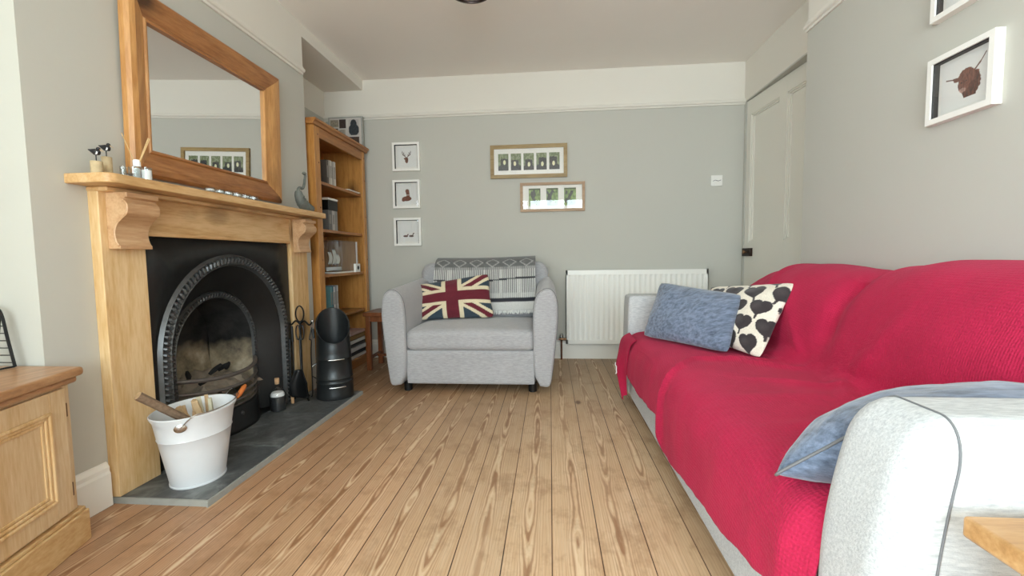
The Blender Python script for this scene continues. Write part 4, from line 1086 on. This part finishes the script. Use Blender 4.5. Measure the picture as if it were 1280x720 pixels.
# black wire rack standing on the cupboard
rk = root('wire_rack', (-1.84, 1.24, .585), 'black wire rack with thin rungs standing on the cupboard at the left edge', 'rack')
for y in (1.285, 1.225):
    MB().tube(catmull([(-1.742, y, .586), (-1.760, y, .68), (-1.775, y, .76), (-1.80, y, .778), (-1.88, y, .778), (-1.905, y, .76), (-1.92, y, .68), (-1.938, y, .586)], 6), .0045, 8).build('hoop', 'black_metal', rk)
MB().tube([(-1.776, 1.283, .765), (-1.810, 1.283, .586)], .004, 8).build('strut', 'black_metal', rk)
for k in range(7):
    z = .600+.024*k; x = -1.745-.006*k
    MB().tube([(x, 1.285, z), (-1.935+.006*k, 1.285, z)], .0017, 6).build('rung', 'black_metal', rk)
MB().tube([(-1.742, 1.285, .588), (-1.742, 1.225, .588)], .003, 6).build('foot_rail', 'black_metal', rk)
MB().tube([(-1.938, 1.285, .588), (-1.938, 1.225, .588)], .003, 6).build('foot_rail', 'black_metal', rk)

# ------------------------------------------------------------------ bucket of kindling
def bucket():
    cx, cy, z0 = -1.462, 1.672, .0265
    b = root('kindling_bucket', (cx, cy, z0), 'white enamel bucket with orange wooden grip standing on the slate hearth', 'bucket')
    H = .300
    a = math.radians(90)   # long axis along y
    def sec(rx, ry, z, th=0): return [(cx+rx*math.cos(t), cy+ry*math.sin(t), z0+z) for t in [2*PI*k/48 for k in range(48)]]
    def r(z): t = z/H; return .090+.036*t, .102+.062*t
    rows = []
    for z in (0, .006): rows.append(sec(r(z)[0]+(.003), r(z)[1]+.003, z))
    for z in (.008, .05, .10, .15, .196): rows.append(sec(*r(z), z))
    rows.append(sec(r(.20)[0]+.0025, r(.20)[1]+.0025, .200)); rows.append(sec(*r(.204), .204)); rows.append(sec(*r(.27), .272))
    rows.append(sec(r(H)[0]+.005, r(H)[1]+.005, H-.008)); rows.append(sec(r(H)[0]+.006, r(H)[1]+.006, H-.003)); rows.append(sec(r(H)[0]+.002, r(H)[1]+.002, H))
    rows.append(sec(r(H)[0]-.002, r(H)[1]-.002, H-.004)); rows.append(sec(r(.15)[0]-.003, r(.15)[1]-.003, .15)); rows.append(sec(r(.01)[0]-.003, r(.01)[1]-.003, .012))
    MB().loft(rows).build('bucket_body', 'white_enamel', b, angle=50)
    # an ear at each end of the long axis, the bail wire lying along the front rim with its wooden grip
    def rimp(t, out, z): return Vector((cx+(r(z)[0]+out)*math.cos(t), cy+(r(z)[1]+out)*math.sin(t), z0+z))
    T0, T1 = math.radians(-62), math.radians(100)
    for t in (T0, T1):
        nr = Vector((math.cos(t)/r(.25)[0], math.sin(t)/r(.25)[1], 0)).normalized()*1 + Vector((0, 0, -.15))
        e = rimp(t, .001, .262); MB().lathe([(.001, -.002), (.021, -.001), (.021, .003), (.015, .006), (.001, .007)], e, 18, tuple(nr), 1, .8).build('handle_ear', 'chrome', b)
    bail = catmull([rimp(T0, .006, .262)] + [rimp(T0+(T1-T0)*k/9, .012+.004*math.sin(k), H+.004+.016*(k/9)) for k in range(1, 9)] + [rimp(T1, .006, .262)], 5)
    MB().tube(bail, .0022, 8).build('bail', 'chrome', b)
    g0 = rimp(math.radians(50), .010, H-.004); g1 = g0 + Vector((-.004, .062, .038))
    MB().tube([g0, g0.lerp(g1, .2), g0.lerp(g1, .8), g1], [.006, .0105, .0105, .006], 10).build('wooden_grip', 'orange_wood', b)
    # kindling: a bark-covered branch and split sticks, each its own thing
    t = root('branch', (cx-.02, cy-.06, z0+.2), 'thick bark covered branch leaning out of the bucket to the left', 'firewood')
    p0, p1 = Vector((cx+.035, cy+.01, z0+.20)), Vector((cx-.080, cy-.165, z0+.395))
    pts = [p0.lerp(p1, k/8)+Vector((.004*nz(k, 1), .004*nz(k, 2), .004*nz(k, 3))) for k in range(9)]
    MB().tube(pts, [.0165+.003*nz(k*1.7, 5) for k in range(9)], 10).build('branch_bark', 'bark', t)
    q = (p1-p0).normalized(); MB().lathe([(.0160, -.001), (.0165, .002), (.001, .0035)], p1, 12, tuple(q)).build('cut_end', 'cutwood', t)
    sticks = [((.010, .03, .14), (-.050, -.03, .305), .010, .016, 'cutwood', 'pale split stick leaning left in the bucket'), ((.02, .05, .14), (-.01, .01, .320), .008, .015, 'cutwood', 'brown flat stick standing in the middle of the bucket'),
              ((.03, .02, .14), (-.022, .045, .325), .007, .013, 'cutwood2', 'greenish grey stick next to the brown one in the bucket'), ((.00, .08, .14), (-.022, .088, .322), .006, .010, 'cutwood', 'thin stick at the right side of the bucket'),
              ((-.02, .00, .13), (-.06, .005, .300), .009, .014, 'cutwood', 'short wedge of kindling at the back of the bucket'), ((.03, -.13, .262), (.075, -.01, .272), .007, .012, 'cutwood', 'pale stick lying across the front of the bucket')]
    sticks += [((.03, .06, .15), (.005, .075, .312), .010, .009, 'cutwood2', 'grey split stick at the far end of the bucket'), ((-.03, .06, .14), (-.03, .03, .318), .011, .012, 'cutwood', 'broad pale split stick behind the others in the bucket'),
               ((.03, -.04, .19), (-.05, .06, .285), .009, .014, 'cutwood', 'slanted stick low in the middle of the bucket')]
    for a_, b_, w1, w2, mt, lb in sticks:
        A, B = Vector(a_)+Vector((cx, cy, z0)), Vector(b_)+Vector((cx, cy, z0)); ax = (B-A); s1 = ax.cross(Vector((1, .3, 0))).normalized(); s2 = ax.cross(s1).normalized()
        o = MB().loft([[A+s1*w1+s2*w2*.5, A-s1*w1+s2*w2*.6, A-s1*w1*.8-s2*w2, A+s1*w1-s2*w2*.7], [A.lerp(B, .5)+s1*w1+s2*w2*.6, A.lerp(B, .5)-s1*w1*.8+s2*w2*.7, A.lerp(B, .5)-s1*w1-s2*w2*.8, A.lerp(B, .5)+s1*w1-s2*w2*.9],
                       [B+s1*w1*.8+s2*w2*.5, B-s1*w1+s2*w2*.4, B-s1*w1*.6-s2*w2, B+s1*w1*.9-s2*w2*.6]]).build('kindling_stick', mt, None, smooth=False, bevel=.001)
        tag(o, lb, 'firewood', 'sticks in the bucket')
bucket()

# ------------------------------------------------------------------ coal scuttle
def scuttle():
    cx, cy, z0 = -1.418, 2.768, .0265
    s = root('coal_scuttle', (cx, cy, z0), 'dark metal coal scuttle with slanted open mouth on the hearth', 'coal scuttle')
    N = 48; nrm_dir = Vector((.50, -.86, 0)).normalized()     # the mouth tips towards the room
    def R(z): return .116 - .018*(z/.55)
    def zt(t):
        dx, dy = math.cos(t), math.sin(t); k = dx*nrm_dir.x+dy*nrm_dir.y
        return .470 - .105*k
    rows = []
    zs = [0, .004, .03, .06, .10, .104, .108, .128, .132, .136, .255, .259, .263, .30, .34]
    bump_ = {.004: .003, .104: .003, .132: .003, .259: .003}
    for z in zs: rows.append([(cx+(R(z)+bump_.get(z, 0))*math.cos(2*PI*k/N), cy+(R(z)+bump_.get(z, 0))*math.sin(2*PI*k/N), z0+z) for k in range(N)])
    for f in (.35, .7, .97): rows.append([(cx+R(.4)*math.cos(t), cy+R(.4)*math.sin(t), z0+.34+(zt(t)-.34)*f) for t in [2*PI*k/N for k in range(N)]])
    rows.append([(cx+(R(.45)+.004)*math.cos(t), cy+(R(.45)+.004)*math.sin(t), z0+zt(t)) for t in [2*PI*k/N for k in range(N)]])
    rows.append([(cx+(R(.45)-.004)*math.cos(t), cy+(R(.45)-.004)*math.sin(t), z0+zt(t)-.003) for t in [2*PI*k/N for k in range(N)]])
    for z in (.30, .1, .01): rows.append([(cx+(R(z)-.005)*math.cos(2*PI*k/N), cy+(R(z)-.005)*math.sin(2*PI*k/N), z0+z) for k in range(N)])
    MB().loft(rows).build('scuttle_body', 'scuttle', s, angle=50)
    def handle(z, ang0, ang1, r_):
        pts = []
        for k in range(13):
            a = ang0+(ang1-ang0)*k/12; e = .018 if 0 < k < 12 else -.002
            pts.append((cx+(R(z)+e)*math.cos(a), cy+(R(z)+e)*math.sin(a), z0+z))
        MB().tube(pts, r_, 8).build('handle', 'chrome', s)
    A = math.atan2(-.89, .45)
    handle(.262, A-.32, A+.55, .005); handle(.085, A-.30, A+.55, .005)
    MB().tube([(cx-.118, cy-.02, z0+.12), (cx-.132, cy-.04, z0+.14), (cx-.132, cy-.04, z0+.20), (cx-.116, cy-.02, z0+.22)], .004, 8).build('tipping_handle', 'chrome', s)
scuttle()

# ------------------------------------------------------------------ companion set (each tool is a thing, hanging on the stand)
def tools():
    cx, cy, z0 = -1.565, 2.645, .0265
    st = root('fireside_stand', (cx, cy, z0), 'black iron fireside tool stand with looped top beside the scuttle', 'tool stand')
    MB().tube([(cx-.02, cy+.03, z0+.015), (cx-.02, cy+.03, z0+.50)], .006, 8).build('pole', 'black_metal', st)
    loop = [(cx-.02+.021*math.sin(t), cy+.03+.010*math.sin(t), z0+.555-.05*math.cos(t)) for t in [2*PI*k/24 for k in range(24)]]
    MB().tube(loop, .0045, 8, closed=True).build('top_loop', 'black_metal', st)
    for s in (-1, 1):
        d = Vector((.088*s, -.012*s, 0)); c = Vector((cx-.02, cy+.03, z0+.49))
        a = MB().tube(catmull([c, c+d*.35+Vector((0, 0, .02)), c+d*.75+Vector((0, 0, -.005)), c+d+Vector((0, 0, .018))], 6), .0055, 8).build('hook_arm', 'black_metal', st)
        MB().sphere(c+d+Vector((0, 0, .02)), .010, n=12).build('knob', 'chrome', a)
    for k in range(3):
        t = 1.54+2*PI*k/3; c = Vector((cx-.02, cy+.03, z0+.02))
        MB().tube(catmull([c+Vector((0, 0, .06)), c+Vector((.03*math.cos(t), .03*math.sin(t), .03)), c+Vector((.052*math.cos(t), .052*math.sin(t), -.005)), c+Vector((.064*math.cos(t), .064*math.sin(t), -.013))], 5), .006, 8).build('foot', 'black_metal', st)
    # shovel in front
    sx, sy = cx+.010, cy-.030
    sv = root('fire_shovel', (sx, sy, z0+.03), 'black fire shovel hanging at the front of the tool stand', 'shovel')
    MB().tube(catmull([(sx, sy, z0+.21), (sx-.004, sy+.004, z0+.33), (sx-.006, sy+.008, z0+.40)], 5), .0055, 8).build('shaft', 'black_metal', sv)
    for dx in (-.012, .014):
        MB().tube([(sx-.004+dx+.013*math.sin(t), sy+.008, z0+.445-.045*math.cos(t)) for t in [2*PI*k/20 for k in range(20)]], .004, 8, closed=True).build('handle_loop', 'black_metal', sv)
    def blade(u, v):
        a = 2*u-1; wd = .058*(min(1, .45+1.2*v) if v < .5 else 1.0); z = z0+.215-.170*v
        return (sx+wd*a, sy-.012+.022*abs(a)**3*-1 + .006 - .010*math.sin(v*PI), z-.012*(1-a*a)*v)
    MB().grid(blade, 16, 16).build('blade', 'black_metal', sv, solid=.003)
    # poker, tongs
    pk = root('poker', (cx+.055, cy, z0+.05), 'thin black poker hanging on the right side of the tool stand', 'poker')
    MB().tube(catmull([(cx+.062, cy+.020, z0+.47), (cx+.048, cy+.012, z0+.40), (cx+.060, cy+.010, z0+.385), (cx+.055, cy+.010, z0+.30), (cx+.055, cy+.010, z0+.06), (cx+.05, cy+.0, z0+.03)], 6), .004, 8).build('shaft', 'black_metal', pk)
    MB().tube([(cx+.066, cy+.024, z0+.46), (cx+.070, cy+.024, z0+.40)], .008, 8).build('grip', 'black_metal', pk)
    tg = root('fire_tongs', (cx-.05, cy, z0+.05), 'black fire tongs hanging at the left of the tool stand', 'tongs')
    MB().tube([(cx-.062, cy+.006, z0+.48), (cx-.060, cy+.006, z0+.38)], .007, 8).build('grip', 'black_metal', tg)
    MB().tube([(cx-.060, cy+.006, z0+.39), (cx-.058, cy+.002, z0+.13)], .0038, 8).build('shaft', 'black_metal', tg)
    br = root('hearth_brush', (cx-.075, cy-.01, z0+.03), 'black hearth brush with pale wooden end at the left of the tools', 'brush')
    MB().loft([[(cx-.070+w_*math.cos(t), cy-.018+w_*.6*math.sin(t), z0+zz_) for t in [2*PI*k/12 for k in range(12)]] for w_, zz_ in ((.034, .03), (.036, .07), (.030, .12), (.014, .145))]).build('bristles', 'bristle', br)
    MB().tube([(cx-.070, cy-.018, z0+.14), (cx-.068, cy-.01, z0+.40)], .005, 8).build('shaft', 'black_metal', br)
    MB().box(cx-.056, cx-.040, cy-.050, cy-.038, z0+.0, z0+.050).build('wooden_end', 'cork', br, smooth=False, bevel=.002)
tools()
# bottle of matches
bt = root('match_bottle', (-1.560, 2.400, .0265), 'corked glass bottle of dark matches on the hearth', 'bottle')
bx_, by_, bz_ = -1.628, 2.475, .0265
bt.location = (bx_, by_, bz_); ORG[bt.name] = Vector((bx_, by_, bz_))
MB().lathe([(.040, 0), (.044, .004), (.044, .10), (.036, .122), (.014, .138), (.012, .165), (.015, .168), (.015, .172)], (bx_, by_, bz_), 24).build('bottle_glass', 'clear', bt)
MB().lathe([(.039, .004), (.040, .085), (.036, .088)], (bx_, by_, bz_), 20).build('match_heads', 'match', bt)
MB().lathe([(.039, .089), (.038, .102), (.030, .112)], (bx_, by_, bz_), 20).build('match_sticks', 'white_ceramic', bt)
MB().lathe([(.012, .160), (.013, .180), (.013, .195)], (bx_, by_, bz_), 16).build('stopper', 'cork', bt)

# ------------------------------------------------------------------ mantelpiece ornaments
MZ = 1.2345
def bird(x, y, h, r, lb, sgn=1):
    b = root('bird_ornament', (x, y, MZ), lb, 'ornament')
    MB().loft([[(x+(r*(1+.08*nz(k, j)))*math.cos(2*PI*k/12), y+(r*(1+.08*nz(k, j)))*math.sin(2*PI*k/12), MZ+zz_) for k in range(12)] for j, zz_ in enumerate((0, h*.33, h*.66, h))]).build('driftwood_block', 'driftwood', b, angle=50)
    MB().tube([(x, y, MZ+h), (x, y, MZ+h+.022)], .0018, 6).build('leg', 'black_metal', b)
    c = Vector((x, y-.001, MZ+h+.033))
    MB().tube([c+Vector((-.028, 0, .010)), c+Vector((-.015, 0, .005)), c, c+Vector((.010, 0, -.002)), c+Vector((.016, 0, .002))], [.001, .006, .0115, .010, .004], 10).build('body', 'bird_black', b)
    MB().sphere(c+Vector((.012, 0, .010)), .0065, n=10).build('head', 'bird_black', b)
    MB().sphere(c+Vector((.009, -.006, -.004)), .0055, .003, .0065, n=8).build('breast_patch', 'white_ceramic', b)
    MB().tube([c+Vector((.017, 0, .008)), c+Vector((.033, 0, -.002))], [.0012, .0005], 6).build('beak', 'reed', b)
bird(-1.603, 1.474, .046, .018, 'black bird ornament on the shorter driftwood block, left end of mantel')
bird(-1.622, 1.530, .074, .016, 'black bird ornament on the taller driftwood block, mantel shelf')
def tumbler(x, y, r, h, lb):
    t = MB().lathe([(r*.9, 0), (r, .003), (r, h), (r-.0012, h), (r-.0012, .005), (.001, .005)], (x, y, MZ), 24).build('glass_tumbler', 'clear', None); tag(t, lb, 'glass')
tumbler(-1.592, 1.562, .011, .045, 'narrow clear glass behind the bird ornaments on the mantel')
tumbler(-1.575, 1.590, .018, .048, 'wide clear glass tumbler beside the reed diffuser on the mantel')
df = root('reed_diffuser', (-1.600, 1.6, MZ), 'white reed diffuser bottle with two long reeds on the mantel', 'diffuser')
dx_, dy_ = -1.590, 1.618
MB().lathe([(.011, 0), (.013, .002), (.013, .052), (.009, .058)], (dx_, dy_, MZ), 18).build('diffuser_bottle', 'clear', df)
MB().lathe([(.0085, .004), (.0085, .050)], (dx_, dy_, MZ), 14).build('liquid', 'white_ceramic', df)
MB().lathe([(.0125, .056), (.0125, .078), (.010, .082)], (dx_, dy_, MZ), 18).build('collar', 'white_ceramic', df)
MB().tube([(dx_, dy_, MZ+.05), (dx_-.050, dy_-.005, MZ+.185)], .0016, 6).build('reed', 'reed', df)
MB().tube([(dx_, dy_, MZ+.05), (dx_+.046, dy_+.010, MZ+.165)], .0026, 6).build('reed', 'reed', df)
MB().tube([(dx_, dy_, MZ+.05), (dx_+.050, dy_+.012, MZ+.163)], .0020, 6).build('reed', 'reed', df)
cd = root('white_candle', (-1.59, 1.655, MZ), 'white candle in a glass jar on the mantel below the mirror corner', 'candle')
MB().lathe([(.017, 0), (.0185, .002), (.0185, .056), (.0170, .056), (.017, .052)], (-1.575, 1.642, MZ), 24).build('jar', 'clear', cd)
MB().lathe([(.0165, .003), (.0165, .046), (.001, .0462)], (-1.575, 1.642, MZ), 20).build('wax', 'white_ceramic', cd)
# six clear glass tealight holders in a row on a thin tray
tr = root('glass_tray', (-1.56, 2.15, MZ), 'thin clear tray under a row of glass tealight holders on the mantel', 'tray')
MB().box(-1.592, -1.540, 1.93, 2.40, MZ, MZ+.003).build('tray_plate', 'clear', tr, smooth=False)
gr = 'clear glass tealight holders in a row on the mantel'
def tealight(y, lb):
    c = root('tealight_holder', (-1.565, y, MZ+.003), lb, 'candle holder', gr)
    MB().lathe([(.020, 0), (.024, .004), (.024, .022), (.021, .024), (.019, .010), (.001, .009)], (-1.565, y, MZ+.003), 8).build('faceted_glass', 'clear', c, smooth=False)
    MB().lathe([(.016, .0095), (.016, .0175), (.001, .018)], (-1.565, y, MZ+.003), 14).build('tealight', 'white_ceramic', c)
    return c
for k, nm in enumerate(('first', 'second', 'third', 'fourth', 'fifth', 'sixth')):
    tealight(1.955+.060*k, 'clear glass tealight holder, %s from the left in the mantel row' % nm)
# verdigris bird sculpture
dk = root('bird_sculpture', (-1.575, 2.82, MZ), 'green grey bronze long necked bird sculpture at the right end of mantel', 'sculpture')
bp = catmull([(-1.59, 2.885, MZ+.030), (-1.59, 2.850, MZ+.028), (-1.59, 2.81, MZ+.034), (-1.59, 2.765, MZ+.060), (-1.59, 2.738, MZ+.100), (-1.59, 2.733, MZ+.128)], 8)
rr_ = [.006+.032*math.sin(PI*min(1, .12+.62*k/(len(bp)-1)))**.8*(1-.55*(k/(len(bp)-1))**2.2) for k in range(len(bp))]
MB().tube(bp, rr_, 14).build('body', 'verdigris', dk)
nk = catmull([(-1.59, 2.733, MZ+.118), (-1.59, 2.733, MZ+.135), (-1.59, 2.750, MZ+.148), (-1.59, 2.783, MZ+.150), (-1.59, 2.803, MZ+.175), (-1.59, 2.815, MZ+.215), (-1.59, 2.822, MZ+.240)], 6)
MB().tube(nk, [.011-.004*k/(len(nk)-1) for k in range(len(nk))], 10).build('neck', 'verdigris', dk)
MB().sphere((-1.59, 2.812, MZ+.250), .012, .016, .011).build('head', 'verdigris', dk)
MB().tube([(-1.59, 2.800, MZ+.250), (-1.59, 2.785, MZ+.246)], [.005, .002], 8).build('beak', 'verdigris', dk)
for k in range(7):
    i = 4+k*4; p, rr2 = bp[i], rr_[i]*1.02; tg_ = (bp[i+1]-bp[i-1]).normalized(); s1 = Vector((1, 0, 0)); s2 = tg_.cross(s1)
    MB().tube([p+(s1*math.cos(t)+s2*math.sin(t))*rr2+tg_*.010*math.cos(t) for t in [2*PI*j/20 for j in range(20)]], .0016, 5, closed=True).build('feather_ridge', 'verdigris', dk)

# ------------------------------------------------------------------ ceiling lamp (only its rim shows)
LX, LY = -.41, 2.43
lp = root('ceiling_lamp', (LX, LY, CZ), 'ceiling lamp with a dark bronze rim cut off by the top edge of the photo', 'ceiling lamp')
MB().lathe([(.045, 0), (.05, -.01), (.05, -.03), (.02, -.035)], (LX, LY, CZ), 24).build('ceiling_rose', 'dark_knob', lp)
MB().lathe([(.008, -.03), (.008, -.13)], (LX, LY, CZ), 10).build('stem', 'dark_knob', lp)
MB().lathe([(.05, -.12), (.115, -.15), (.112, -.195), (.100, -.203), (.002, -.206)], (LX, LY, CZ), 40).build('glass_bowl', 'white_ceramic', lp)
MB().lathe([(.118, -.185), (.121, -.200), (.116, -.210), (.106, -.211), (.104, -.204), (.114, -.190)], (LX, LY, CZ), 40).build('rim', 'dark_knob', lp)
